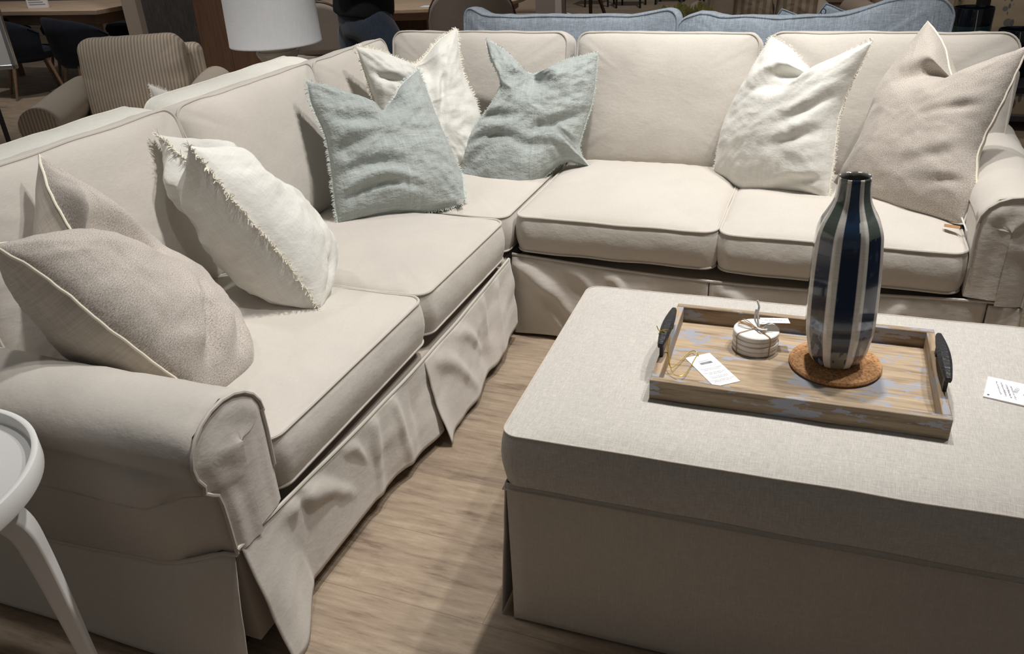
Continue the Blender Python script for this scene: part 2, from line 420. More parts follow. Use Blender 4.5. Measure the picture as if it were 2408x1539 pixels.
def pillow(name, label, group, TL, TR, BR, BL, sides, Tf, Tb, mats, edge, chop=None, seed=1, wr=1.0, dents=(), p=2.4, q=.55, flen=.012, S=44, K=34, fr_r=.0015, sag=.08):
    TL, TR, BR, BL = V(TL), V(TR), V(BR), V(BL)
    w = ((TR-TL)+(BR-BL)).normalized(); h = ((TL-BL)+(TR-BR)); h = (h-w*h.dot(w)).normalized(); n = w.cross(h)
    C = (TL+TR+BR+BL)/4
    org = V((C.x, C.y, min(BL.z, BR.z)))
    cor = [TL, TR, BR, BL]; sq = [(-1, 1), (1, 1), (1, -1), (-1, -1)]; nm = ['top', 'right', 'bottom', 'left']
    L = []
    for i in range(4):
        a, b = cor[i], cor[(i+1) % 4]; inw = C-(a+b)/2; e = (b-a).normalized(); inw = (inw-e*inw.dot(e)).normalized()
        ctrl = sides.get(nm[i], [(.5, .025, 0)])
        for k in range(S):
            t = k/S
            iw, nn = side_curve(ctrl, t)
            wv = .0025*nz(k*.35, i*7+seed*1.7, 0)
            pnt = a+(b-a)*t+inw*(iw+wv)+n*(nn+wv)
            L.append((pnt, sq[i][0]*(1-t)+sq[(i+1) % 4][0]*t, sq[i][1]*(1-t)+sq[(i+1) % 4][1]*t))
    def bil(u, v):
        return (TL*(1-u)*(1+v)+TR*(1+u)*(1+v)+BR*(1+u)*(1-v)+BL*(1-u)*(1-v))/4
    mb = MB(); uvs = []
    for sg, T in ((1, Tf), (-1, Tb)):
        rows = []
        for k in range(K+1):
            s = 1-(k/K)**1.15; row = []
            for j, (pt, u0, v0) in enumerate(L):
                u, v = u0*s, v0*s
                P0 = bil(u, v)+(pt-bil(u0, v0))*s**2.2
                f = max(0, (1-abs(u)**p)*(1-abs(v)**p))
                t = f**q
                hgt = T*t*(1-sag*v)
                if chop:
                    c0, c1, cw, cd, cv = chop[:5]; rg_ = chop[5] if len(chop) > 5 else .16   # centre at top, centre at end, width, depth, v at end
                    tt = sm(cv, 1.0, v); uc = c1+(c0-c1)*sm(cv, 1, v)
                    du = (u-uc)/(cw*(1.15-.45*tt))
                    hgt *= 1-cd*exp(-du*du)*sm(cv, cv+.55, v)
                    hgt += T*rg_*exp(-((abs(du)-1.7)/.8)**2)*sm(cv, .6, v)*(1-sm(.8, 1, v))
                for (du_, dv_, ang, ln, wd, dep, side) in dents:
                    if side != sg: continue
                    ca, sa = cos(ang), sin(ang); x = (u-du_)*ca+(v-dv_)*sa; y = -(u-du_)*sa+(v-dv_)*ca
                    y += .12*sin(x*3+du_*5)*ln
                    g = exp(-(x/ln)**2)
                    hgt += g*dep*(-exp(-(y/wd)**2)+.55*exp(-((y-wd*1.8)/(wd*1.3))**2))*min(1, t*2)
                em = sm(0, .10, 1-s)*(1-sm(.10, .55, 1-s))
                hgt += wr*em*.0075*nz(j*.36+seed*9, s*1.6, sg*3+seed)
                hgt += wr*sm(0, .25, 1-s)*.011*nz(u*2.1+seed, v*3.4+u*1.2, sg*5+seed)
                hgt += wr*sm(0, .15, 1-s)*.0045*nz(u*7+seed*2, v*9-u*3, sg*7)
                ridge = 1-abs(nz(u*2.6+v*1.4+seed*3, v*4.6-u, sg*2+4))*2
                hgt += wr*sm(0, .2, 1-s)*.006*max(0, ridge-.55)
                row.append(P0+n*sg*hgt*1.0); uvs.append((u, v))
            rows.append(row)
        mb.grid(rows, True, 0 if sg == 1 else 1)
    o = mb.obj(name, mats, None, weld=False, org=org, angle=80)
    tag(o, label, 'pillow', group)
    me = o.data
    uvl = me.uv_layers.new(name='UVMap')
    for lp in me.loops:
        u, v = uvs[lp.vertex_index]; uvl.data[lp.index].uv = (u*.25, v*.25)
    bm = bmesh.new(); bm.from_mesh(me); bmesh.ops.remove_doubles(bm, verts=bm.verts, dist=1e-5)
    bmesh.ops.recalc_face_normals(bm, faces=bm.faces); bm.to_mesh(me); bm.free()
    me.polygons.foreach_set('use_smooth', [True]*len(me.polygons))
    fm, kind = edge
    if kind == 'pipe':
        MB().tube([x[0] for x in L], .0036, True, 8).obj('piping', fm, o)
    else:
        rnd = random.Random(seed); fb = MB(); M_ = len(L)
        fb.tube([x[0] for x in L], .0016, True, 5)
        per = 5
        for j in range(M_):
            a = L[j][0]; b = L[(j+1) % M_][0]; c = C+(a-C)*.9
            e = (b-a); ed = e.normalized(); outw = ed.cross(n)
            if outw.dot(a-C) < 0: outw = -outw
            for k in range(per):
                q0 = a+e*((k+rnd.random())/per); ln = flen*(.45+rnd.random()*.75)
                d = (outw*1+ed*rnd.uniform(-.6, .6)+n*rnd.uniform(-.5, .5)).normalized()
                d2 = (d+ed*rnd.uniform(-.7, .7)+n*rnd.uniform(-.6, .6)+V((0, 0, -.25))).normalized()
                p1 = q0+d*ln*.55; p2 = p1+d2*ln*.45
                sd = ed*fr_r; 
                fb.add([q0-sd, q0+sd, p1-sd*.9, p1+sd*.9, p2-sd*.5, p2+sd*.5], [(0, 1, 3, 2), (2, 3, 5, 4)])
        fb.obj('fringe', fm, o, weld=False, smooth=False)
    o['_C'] = 0; del o['_C']
    return o, L, n

def skirt(name, path, outn, ztop, hem, flare, mat_, parent, seed=0, wave=.02, freq=7, rows=22, n=60, swag=()):
    """cloth panel hanging from ztop along path (list of 2D points); hem(t), flare(t) functions"""
    pts = [V((x, y, 0)) for x, y in path]
    d = [0]
    for i in range(1, len(pts)): d.append(d[-1]+(pts[i]-pts[i-1]).length)
    def pos(t):
        s = t*d[-1]
        for i in range(1, len(pts)):
            if s <= d[i] or i == len(pts)-1:
                return pts[i-1].lerp(pts[i], (s-d[i-1])/(d[i]-d[i-1]))
    out = V((outn[0], outn[1], 0))
    R = []
    for k in range(rows+1):
        g = k/rows; row = []
        for j in range(n+1):
            t = j/n; p = pos(t); zt = ztop(t) if callable(ztop) else ztop
            z = zt+(hem(t)-zt)*g
            f = flare(t)*g+wave*(nz(t*freq*d[-1]+seed, g*.8+seed, 1)*1.3+.5*nz(t*freq*2.3*d[-1]+g*1.2, g*1.3, seed))*sin(pi*.5*min(1, g*1.4))
            f += wave*.35*nz(t*freq*d[-1]*1.5+g*4+seed, g*3-t*3, 5)*sin(pi*min(1, g*1.1))
            for (t0, g0, t1, g1, wd, A) in swag:
                ln = d[-1]; ax, ay, bx, by = t0*ln, g0*.3, t1*ln, g1*.3
                px_, py_ = t*ln, g*.3+.03*sin(pi*min(1, max(0, (t-t0)/((t1-t0) or 1))))*(1 if abs(t1-t0) > .1 else 0)
                L2 = (bx-ax)**2+(by-ay)**2; q_ = min(1, max(0, ((px_-ax)*(bx-ax)+(py_-ay)*(by-ay))/L2))
                dd = sqrt((px_-ax-q_*(bx-ax))**2+(py_-ay-q_*(by-ay))**2)
                f += .8*A*exp(-(dd/wd)**2)*sm(0, .12, g)*(.45+.55*sin(pi*min(1, q_*.8+.15)))
            q = p+out*max(f, .002*g); row.append(V((q.x, q.y, z)))
        R.append(row)
    return MB().grid(R).obj(name, mat_, parent, solid=.003, angle=80)

# ================================================================ SETTING
fl = MB().box(-14, 8, -2.5, 17, -.1, 0).obj('floor', FLOOR, smooth=False); struct(fl)
w = MB().box(-14, 8, 17, 17.2, 0, 3.6).obj('wall_back', WALLM, smooth=False); struct(w)
w = MB().box(-14.2, -14, -2.5, 17, 0, 3.6).obj('wall_left', WALLM, smooth=False); struct(w)
w = MB().box(8, 8.2, -2.5, 17, 0, 3.6).obj('wall_right', WALLM, smooth=False); struct(w)

# ================================================================ THE SECTIONAL
# seat fronts: left run x=-1.05 (faces +x); right run y=2.58 (faces -y)
ZB, ZD, ZS, ZT = .326, .338, .479, .962
lean = .215
def backM_left(y, z=.70, x=-1.80):
    n = V((.976, 0, lean)).normalized(); h = V((-lean, 0, .976)).normalized(); return frame(V((0, 1, 0)), h, n, V((x, y, z)))
def backM_right(x, z=.70, y=3.335):
    n = V((0, -.976, lean)).normalized(); h = V((0, lean, .976)).normalized(); return frame(V((1, 0, 0)), h, n, V((x, y, z)))
def seatM(x, y, z): return Matrix.Translation(V((x, y, z)))

def arm_profile(kind):
    """outline of the roll arm section in (o, z): o grows outward from the seat side"""
    pts = []
    pts.append((0, .335)); pts.append((0, .43)); pts.append((-.002, .52)); pts.append((.0, .575))
    for k in range(13):
        a = pi-(pi*1.18)*k/12
        pts.append((.103+.107*cos(a), .568+.090*sin(a)))
    pts += [(.197, .505), (.180, .488), (.168, .478), (.163, .45), (.161, .40), (.160, .318)]
    return pts

def arm(parent, M, depth, name='arm', seed=0):
    """roll arm: M maps (o, d, z) with d from 0 (front) to depth (back)"""
    prof = arm_profile(0); n = len(prof)
    rows = []
    D = 26
    for k in range(D+1):
        d = depth*k/D; row = []
        for i, (o, z) in enumerate(prof):
            wv = .004*nz(o*14+seed, d*6, z*14)+.003*nz(d*16+seed, z*9, 3)
            cx, cz = .103, .56
            kk = sm(.03, .16, d)
            if i >= n-6:
                to, tz = ((.206, .505), (.203, .475), (.200, .445), (.196, .412), (.187, .402), (.182, .215))[i-n+6]
                o = o*(1-kk)+to*kk; z = z*(1-kk)+tz*kk
            oo, zz = o, z
            if z > .34:
                l = sqrt((o-cx)**2+(z-cz)**2) or 1
                oo = o+(o-cx)/l*wv; zz = z+(z-cz)/l*wv
            puck = .006*exp(-(d/.09)**2)*sin(i*2.1+seed)*(1 if z > .47 else 0)
            row.append(M @ V((oo, d+.004, zz+puck)))
        rows.append(row)
    mb = MB().grid([list(r) for r in rows])
    body = mb.obj(name, SOFA, parent, solid=.002, angle=70)
    # front face: fan with gathered puckers, slightly domed
    cx, cz = .085, .50
    R = []
    for k in range(11):
        s = 1-k/10; row = []
        for i, (o, z) in enumerate(prof):
            dd = -.012*(1-s**2)+.010*nz((o+z*.9)*9+seed*3, (z-o)*3.5, seed)*sm(0, .3, 1-s)*sm(.36, .46, z)+.007*nz(i*.55+seed*2, s*2.0, 0)*sm(0, .25, 1-s)*(1-sm(.5, 1, 1-s))
            zc = min(.555, max(.36, z)) if z > .36 else z
            row.append(M @ V((cx+(o-cx)*s, dd, (zc+(z-zc)*s))))
        R.append(row)
    MB().grid(R).obj('arm_front', SOFA, body, angle=80)
    MB().tube([M @ V((o+(o-.1)*.02, -.002, z)) for o, z in prof[1:]], .0045, False, 7).obj('piping', PIPE, body)
    # seam under the roll
    MB().tube([M @ V((.186+.010*sm(0, 2, d), d*depth/16+.01, .486-.074*sm(0, 3.5, d)+.002*nz(d, 3, 1))) for d in range(17)], .0024, False, 5).obj('seam', PIPE, body)
    return body

def welt(parent, pts, name='base_welt'):
    return MB().tube(pts, .0048, False, 7).obj(name, PIPE, parent)
def wl(p, q, n=24, z=ZB, am=.004, seed=0):
    p, q = V(p), V(q); return [V((*(p.lerp(q, k/n)), z+am*nz(k*.5, seed, 2)))+V((am*nz(k*.4, seed, 9), am*nz(k*.4, seed, 5), 0)) for k in range(n+1)]

# ---- left module
LS = thing('sectional_sofa', (-1.5, 1.75, 0), 'beige slipcovered sectional section nearest the camera, with roll arm beside the round white table', 'sofa')
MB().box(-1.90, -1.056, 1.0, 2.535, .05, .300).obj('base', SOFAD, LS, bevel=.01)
MB().box(-1.985, -1.86, .99, 2.66, .05, .86).obj('back_frame', SOFA, LS, bevel=.03, seg=4)
cushion('seat_cushion', seatM(-1.40, 1.512, .415), .355, .371, .128, crown=.038, crownb=.006, material=SOFA, pipe=PIPE, parent=LS, seed=1)
cushion('seat_cushion', seatM(-1.40, 2.208, .415), .355, .318, .128, crown=.038, crownb=.006, material=SOFA, pipe=PIPE, parent=LS, seed=2)
cushion('back_cushion', backM_left(1.545, .715, -1.865), .398, .262, .115, r=.04, crown=.055, crownb=.02, belly=.008, material=SOFA, pipe=PIPE, parent=LS, seed=3, wob=.006, pr=.0042)
cushion('back_cushion', backM_left(2.325, .715, -1.865), .368, .258, .115, r=.04, crown=.06, crownb=.02, belly=.008, material=SOFA, pipe=PIPE, parent=LS, seed=4, wob=.008, pr=.0042)
ML = Matrix(((0, -1, 0, -1.047), (-1, 0, 0, 1.137), (0, 0, 1, 0), (0, 0, 0, 1)))
arm(LS, ML, .92, seed=1)
zl = lambda y: .330-.028*max(0, sin(pi*min(1, max(0, (y-1.05)/1.5))))
zr = lambda x: .332-.028*max(0, sin(pi*min(1, max(0, (x+1.045)/1.5))))
welt(LS, [V((-1.043+.003*nz(y*6, 1, 1), y, zl(y))) for y in [.975+1.565*k/40 for k in range(41)]])
sw = lambda t: .316-.062*sm(0, .25, t)-.028*sm(.2, .6, t)
welt(LS, [V((-1.045-.905*t, .974-.019*sm(0, .15, t), sw(t)+.003*nz(t*9, 2, 2))) for t in [k/30 for k in range(31)]])
bump_ = lambda t, c, w: exp(-((t-c)/w)**2)
skirt('skirt', [(-1.044, .987), (-1.042, 1.862)], (1, 0), lambda t: zl(.987+.875*t)-.003, lambda t: .002+.052*sm(.05, .22, t)-.015*sm(.6, 1, t), lambda t: .060*(1-sm(.03, .20, t))+.010+.016*sm(.85, 1, t), SOFA, LS, 21, .016, 4.2, n=110,
      swag=[(.20, .08, .46, .62, .035, .026), (.235, .02, .225, 1, .018, -.022), (.62, .05, .60, 1, .022, .016), (.74, .0, .78, 1, .016, .012), (.46, .05, .56, .5, .018, .012), (.88, .1, .84, .9, .02, -.010)])
skirt('skirt', [(-1.042, 1.835), (-1.042, 2.545)], (1, 0), lambda t: zl(1.835+.71*t)-.003, lambda t: .012+.05*t, lambda t: .050*(1-t)+.016, SOFA, LS, 6, .020, 5, n=90,
      swag=[(.10, .12, .34, .8, .025, .020), (.30, .05, .52, .65, .022, .016), (.62, .02, .60, .7, .02, .014), (.80, .05, .72, .9, .018, .012), (.50, .5, .56, .95, .03, -.012)])
skirt('skirt', [(-1.05, .972), (-1.18, .954), (-1.98, .952)], (0, -1), lambda t: sw(t)-.003, lambda t: .012, lambda t: .05, SOFA, LS, 3, .008, 2)
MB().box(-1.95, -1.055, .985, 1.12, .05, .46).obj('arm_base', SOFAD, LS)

# ---- corner module
CS = thing('corner_sofa', (-1.5, 2.95, 0), 'beige slipcovered corner section joining the two runs, behind the seafoam pillows', 'sofa')
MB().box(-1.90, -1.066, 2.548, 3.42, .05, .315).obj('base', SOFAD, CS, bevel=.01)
MB().box(-1.985, -1.86, 2.67, 3.56, .05, .86).obj('back_frame', SOFA, CS, bevel=.03, seg=4)
MB().box(-1.87, -1.055, 3.44, 3.56, .05, .86).obj('back_frame', SOFA, CS, bevel=.03, seg=4)
cushion('seat_cushion', seatM(-1.418, 2.925, .412), .365, .372, .126, crown=.034, crownb=.006, material=SOFA, pipe=PIPE, parent=CS, seed=5)
cushion('back_cushion', backM_left(2.985, .712, -1.866), .285, .258, .11, r=.04, crown=.05, crownb=.02, belly=.008, material=SOFA, pipe=PIPE, parent=CS, seed=6, wob=.008, pr=.0042)
cushion('back_cushion', backM_right(-1.475, .715, 3.385), .405, .262, .12, r=.045, crown=.055, crownb=.02, belly=.010, material=SOFA, pipe=PIPE, parent=CS, seed=7, wob=.005, pr=.0042)
skirt('skirt', [(-1.055, 2.549), (-1.052, 2.575)], (1, 0), ZB-.01, lambda t: .03, lambda t: .005, SOFA, CS, 3, .0, 2, n=4)

# ---- right module
RS = thing('sectional_sofa', (-.25, 3.0, 0), 'beige slipcovered two-seat sectional section across the back of the scene, behind the vase', 'sofa')
MB().box(-1.045, .56, 2.596, 3.44, .05, .300).obj('base', SOFAD, RS, bevel=.01)
MB().box(-1.045, .60, 3.44, 3.56, .05, .86).obj('back_frame', SOFA, RS, bevel=.03, seg=4)
cushion('seat_cushion', seatM(-.672, 2.935, .415), .354, .356, .128, crown=.042, crownb=.006, material=SOFA, pipe=PIPE, parent=RS, seed=8)
cushion('seat_cushion', seatM(.056, 2.935, .413), .366, .356, .128, crown=.038, crownb=.006, material=SOFA, pipe=PIPE, parent=RS, seed=9)
cushion('back_cushion', backM_right(-.663, .715, 3.385), .362, .262, .12, r=.045, crown=.06, crownb=.02, belly=.010, material=SOFA, pipe=PIPE, parent=RS, seed=10, wob=.006, pr=.0042)
cushion('back_cushion', backM_right(.143, .717, 3.385), .424, .263, .12, r=.06, crown=.055, crownb=.02, belly=.010, material=SOFA, pipe=PIPE, parent=RS, seed=11, wob=.006, pr=.0042)
MR = Matrix(((1, 0, 0, .432), (0, 1, 0, 2.582), (0, 0, 1, .008), (0, 0, 0, 1)))
arm(RS, MR, .92, seed=5)
MB().box(.45, .582, 2.60, 3.52, .05, .46).obj('arm_base', SOFAD, RS)
welt(RS, [V((x, 2.583+.003*nz(x*6, 1, 1), zr(x))) for x in [-1.045+1.64*k/40 for k in range(41)]])
skirt('skirt', [(-1.045, 2.582), (-.332, 2.582)], (0, -1), lambda t: zr(-1.045+.713*t)-.003, lambda t: .012+.02*t, lambda t: .016+.02*t, SOFA, RS, 9, .014, 3.6, n=90,
      swag=[(.03, .10, .42, .95, .028, .030), (.02, .35, .30, 1.0, .03, .016), (.50, .02, .62, .45, .02, .016), (.30, .05, .50, .6, .02, .010), (.20, .55, .35, .75, .035, -.015)])
skirt('skirt', [(-.328, 2.582), (.50, 2.582)], (0, -1), lambda t: zr(-.328+.828*t)-.003, lambda t: .02, lambda t: .02, SOFA, RS, 12, .016, 4, n=80, swag=[(.05, .05, .2, .6, .025, .018), (.55, .05, .45, .7, .02, .012), (.72, .05, .66, .6, .02, .016)])
skirt('skirt', [(.505, 2.582), (.597, 2.582)], (0, -1), ZB-.004, lambda t: .02, lambda t: .03, SOFA, RS, 15, .006, 6, n=12)
skirt('skirt', [(.597, 2.585), (.597, 3.54)], (1, 0), ZB-.004, lambda t: .02, lambda t: .02, SOFA, RS, 17, .01, 4)

# ================================================================ THROW PILLOWS
def care_tag(o, p, q, wd, h, material=PAPER, name='tag'):
    p, q = V(p), V(q); d = (q-p); s = d.cross(V((0, 0, 1))).normalized()*wd
    up = V((0, 0, .001))
    return MB().add([p-s, p+s, q+s, q-s, p-s+up, p+s+up, q+s+up, q-s+up], [(0, 3, 2, 1), (4, 5, 6, 7), (0, 1, 5, 4), (1, 2, 6, 5), (2, 3, 7, 6), (3, 0, 4, 7)]).obj(name, material, o, smooth=False)

notch = lambda t0, d, n0=0: [(t0*.45, d*.36, n0*.4), (t0, d, n0), (t0+(1-t0)*.55, d*.36, n0*.4)]
# oatmeal, near corner by the round table: top edge runs from the back cushion to the arm
p1, L1, n1 = pillow('throw_pillow', 'oatmeal boucle pillow with ivory piping, slumped over the near arm in the left foreground', None,
    (-1.52, 1.03, .940), (-1.765, 1.385, 1.005), (-1.47, 1.565, .50), (-1.265, 1.215, .50),
    {'top': notch(.52, .17, -.03), 'left': [(.5, .005, .0), (.8, .02, .0)], 'right': [(.3, .045, 0), (.7, .0, 0)], 'bottom': [(.3, -.02, .03), (.65, -.05, .05)]}, .118, .205, [OAT, OATB], (FR_O, 'pipe'),
    chop=(.0, .55, .27, .85, -.35, .02), seed=3, wr=.8, sag=.22, dents=[(-.42, -.60, .42, .42, .06, .034, 1), (-.15, -.80, .3, .4, .06, .02, 1)])
# cream fringed, left run
p2, L2, n2 = pillow('throw_pillow', 'cream fringed linen pillow seen edge-on, leaning beside the oatmeal one on the left run', None,
    (-1.50, 1.596, .984), (-1.80, 1.80, .945), (-1.53, 1.935, .50), (-1.264, 1.69, .505),
    {'top': notch(.5, .13), 'left': [(.35, -.012, .008), (.7, -.012, 0)], 'right': [(.5, .01, 0)], 'bottom': [(.3, -.02, .03), (.7, -.02, .03)]}, .158, .132, [CREAM, CREAM], (FR_C, 'fringe'),
    chop=(.0, .0, .34, .7, -.1), seed=5, wr=1.0, dents=[(-.75, -.85, .9, .22, .06, .02, 1), (-.6, -.8, .4, .25, .05, .015, 1)], flen=.023, fr_r=.0016, sag=.30)
# seafoam, left run
p3, L3, n3 = pillow('throw_pillow', 'seafoam linen pillow with a deep notch, leaning on the left run by the corner', None,
    (-1.72, 2.45, .962), (-1.50, 2.865, .928), (-1.235, 2.62, .505), (-1.585, 2.30, .502),
    {'top': notch(.52, .150), 'left': [(.3, .012, .01), (.62, .020, .015), (.85, .0, .0)], 'right': [(.4, .0, 0), (.8, -.02, 0)], 'bottom': [(.3, -.01, 0), (.6, .012, 0)]}, .115, .10, [TEAL, TEAL], (FR_T, 'fringe'),
    chop=(.08, .12, .20, .82, .18), seed=8, wr=1.15, dents=[(-.6, -.02, -.1, .4, .08, .02, 1), (-.5, -.38, -.15, .5, .07, .02, 1), (-.4, -.70, -.08, .6, .06, .026, 1), (-.55, .28, -.3, .35, .07, .012, 1)], flen=.014)
care_tag(p3, (-1.25, 2.60, .503), (-1.225, 2.575, .53), .011, .002)
# cream fringed, in the corner
p4, L4, n4 = pillow('throw_pillow', 'cream fringed linen pillow deep in the corner, between the two seafoam pillows', None,
    (-1.742, 2.83, 1.013), (-1.485, 3.20, 1.026), (-1.335, 3.01, .50), (-1.66, 2.77, .50),
    {'top': notch(.5, .105), 'left': [(.3, .03, 0), (.6, .03, 0)], 'right': [(.3, .01, 0), (.6, -.035, 0)]}, .10, .08, [CREAM, CREAM], (FR_C, 'fringe'),
    chop=(.1, .1, .25, .7, .1), seed=11, wr=1.1, dents=[(-.6, .45, -.5, .3, .06, .02, 1), (.3, .1, 1.2, .3, .06, .02, 1)], flen=.015)
# seafoam, right of the corner
p5, L5, n5 = pillow('throw_pillow', 'seafoam linen pillow facing front, at the corner end of the back run', None,
    (-1.36, 3.20, .986), (-.905, 3.25, .93), (-.90, 3.13, .498), (-1.40, 2.92, .50),
    {'top': notch(.45, .115), 'left': [(.3, .02, .02), (.68, .105, .045), (.85, .045, .02)], 'right': [(.4, .01, 0), (.75, .05, .01), (.88, .045, 0)], 'bottom': [(.2, .03, 0), (.5, -.075, .05), (.8, -.03, .05)]}, .115, .09, [TEAL, TEAL], (FR_T, 'fringe'),
    chop=(-.08, .05, .22, .85, .05), seed=14, wr=1.25, dents=[(-.65, -.15, -.2, .35, .08, .022, 1), (.5, -.2, .25, .5, .10, .022, 1), (-.2, -.55, -.05, .7, .06, .014, 1)], flen=.008)
care_tag(p5, (-1.39, 2.86, .505), (-1.352, 2.845, .52), .012, .002)
# cream, right run
p6, L6, n6 = pillow('throw_pillow', 'cream fringed linen pillow on the back run, left of the large oatmeal pillow', None,
    (-.255, 3.25, .995), (.083, 3.06, 1.012), (.012, 2.93, .50), (-.418, 3.17, .50),
    {'top': notch(.54, .118, -.01), 'left': [(.35, -.05, -.02), (.7, -.02, 0)], 'right': [(.4, .045, 0), (.75, .02, 0)], 'bottom': [(.2, -.0, 0), (.6, -.055, 0)]}, .125, .09, [CREAM, CREAM], (FR_C, 'fringe'),
    chop=(.08, -.35, .22, .75, .12), seed=17, wr=.6, dents=[(.55, .1, .4, .4, .07, .018, 1), (.5, -.25, .3, .4, .07, .014, 1), (.62, -.82, .15, .35, .05, .018, 1), (-.2, .3, .3, .3, .06, .014, 1)], flen=.011)
# oatmeal, right run
p7, L7, n7 = pillow('throw_pillow', 'large oatmeal boucle pillow with ivory piping, against the far right arm', None,
    (.252, 3.25, 1.045), (.525, 2.99, 1.012), (.422, 2.79, .50), (.02, 3.10, .50),
    {'top': notch(.60, .165, -.01), 'left': [(.3, .015, 0), (.6, -.03, 0)], 'right': [(.3, .02, .0), (.6, .035, .0), (.82, .0, 0)], 'bottom': [(.5, -.03, 0)]}, .125, .10, [OAT, OATB], (FR_O, 'pipe'),
    chop=(.16, -.45, .20, .80, .12, .05), seed=19, wr=.5, dents=[(.62, .18, .25, .3, .05, .010, 1), (.55, -.35, .3, .45, .06, .008, 1), (.75, -.62, .2, .2, .05, .010, 1)])
care_tag(p7, (.405, 2.72, .512), (.36, 2.725, .514), .012, .002, LEATHER, 'leather_tag')
care_tag(p7, (.425, 2.72, .502), (.405, 2.735, .540), .004, .002, PAPER, 'care_tag')

# ================================================================ OTTOMAN
oy = .03
OM = Matrix.Translation(V((-.56, 1.262, 0))) @ rotz(oy)
OW, OD = 1.32, .735
OT = thing('storage_ottoman', tuple(OM @ V((OW/2, OD/2, 0))), 'large cream woven rectangular ottoman carrying the tray, in front of the sofa', 'ottoman')
cushion('padded_top', OM @ Matrix.Translation(V((OW/2, OD/2, .461))), OW/2, OD/2, .126, r=.035, crown=.0175, crownb=.0, belly=.010, material=OTTO, pipe=OTTOS, parent=OT, seed=31,
        wr=.002, wob=.0015, pr=.0018, pucker=.001, backpipe=False, power=6, edge=50)
MB().box(.02, OW-.02, .02, OD-.02, .03, .40, OM).obj('base', OTTOS, OT, bevel=.01)
def okirt(a, b, out, seed, fl=.012):
    A = OM @ V((*a, 0)); B = OM @ V((*b, 0)); o = rotz(oy) @ V((*out, 0))
    skirt('skirt', [(A.x, A.y), (B.x, B.y)], (o.x, o.y), .398, lambda t: .008, lambda t: fl, OTTOS, OT, seed, .004, 2, n=40)
okirt((.006, .004), (OW-.006, .004), (0, -1), 31, .006); okirt((.004, .004), (.004, OD), (-1, 0), 32, .030)
okirt((OW-.004, .004), (OW-.004, OD), (1, 0), 33); okirt((.004, OD-.004), (OW, OD-.004), (0, 1), 34)
for zz, nm_ in ((.384, 'skirt_seam'),):
    MB().tube([OM @ V((x, y, zz)) for x, y in [(0, OD), (-.001, OD/2), (-.001, -.001), (OW/2, -.003), (OW+.001, -.001), (OW, OD)]], .0022, False, 5).obj(nm_, OTTOS, OT)

# ---- tray (world corner points)
TZ = .5535
ta = V((-.294, 1.452, 0)); tx = (V((.277, 1.468, 0))-ta); TWD = tx.length; ex = tx.normalized(); ey = V((-ex.y, ex.x, 0)); TDP = .372
TM = Matrix.Identity(4)
for i in range(3): TM[i][0] = ex[i]; TM[i][1] = ey[i]; TM[i][2] = (0, 0, 1)[i]; TM[i][3] = (ta.x, ta.y, 0)[i]
TR_ = thing('serving_tray', tuple(TM @ V((TWD/2, TDP/2, .5415))), 'weathered wooden tray with black iron handles on the ottoman', 'tray')
wt = .017; z0, z1 = .5415, .588
MB().box(wt*.5, TWD-wt*.5, wt*.5, TDP-wt*.5, z0, z0+.007, TM).obj('tray_floor', TRAYX, TR_, smooth=False)
for (a, b, c, d, m_) in ((0, TWD, 0, wt, TRAYD), (0, TWD, TDP-wt, TDP, TRAYD)):
    MB().box(a, b, c, d, z0, z1, TM).obj('rim', m_, TR_, bevel=.0022)
for (a, b) in ((0, wt), (TWD-wt, TWD)):
    MB().box(a, b, wt, TDP-wt, z0, z1, TM).obj('rim', TRAYY, TR_, bevel=.0022)
def handle(xc, y0, y1):
    mb = MB(); rows = []
    for k in range(25):
        t = k/24; y = y0+(y1-y0)*t; s = (.5+.5*sin(pi*t)) if 0 < t < 1 else .45
        w_ = .0135*s; h_ = .0080*(.7+.3*sin(pi*t)); zc = .624+.004*sin(pi*t)
        rows.append([TM @ V((xc+w_*cx_, y, zc+h_*cz_)) for cx_, cz_ in ((1, .1), (.55, .95), (-.55, .95), (-1, .1), (-.75, -1), (.75, -1))])
    mb.grid(rows, True); mb.add(rows[0], [tuple(range(6))]); mb.add(rows[-1], [tuple(range(6))])
    o = mb.obj('handle', BLACKM, TR_, bevel=.0012)
    for t in (.13, .87):
        y = y0+(y1-y0)*t; MB().box(xc-.004, xc+.004, y-.008, y+.008, z1-.001, .620, TM).obj('handle_post', BLACKM, o, bevel=.001)
handle(.006, .085, .265); handle(TWD-.006, .085, .275)
# swing tag of the tray
def text(name, body, M, size, material, parent, align='LEFT', shear=0, space=1.0, depth=.00006):
    cu = bpy.data.curves.new(name, 'FONT'); cu.body = body; cu.size = size; cu.align_x = align; cu.shear = shear; cu.extrude = depth; cu.space_line = space
    o = bpy.data.objects.new(name, cu)
    COL.objects.link(o); o.matrix_world = M
    dg = bpy.context.evaluated_depsgraph_get(); me = bpy.data.meshes.new_from_object(o.evaluated_get(dg))
    bpy.data.objects.remove(o)
    L = ORG[parent.name] if parent is not None else V((0, 0, 0))
    me.transform(Matrix.Translation(-L) @ M)
    me.materials.clear(); me.materials.append(material)
    o = bpy.data.objects.new(name, me); COL.objects.link(o); o.parent = parent; ORG[o.name] = L
    return o
def card(name, M, w, h, t, material, parent=None, **k):
    return MB().box(0, w, 0, h, 0, t, M).obj(name, material, parent, smooth=False, **k)
# card axes: long side runs from the knot end (far left) to the near right
c0 = V((-.250, 1.628, 0)); c1 = V((-.169, 1.524, 0)); ld = (c1-c0).normalized(); sd = V((-ld.y, ld.x, 0))
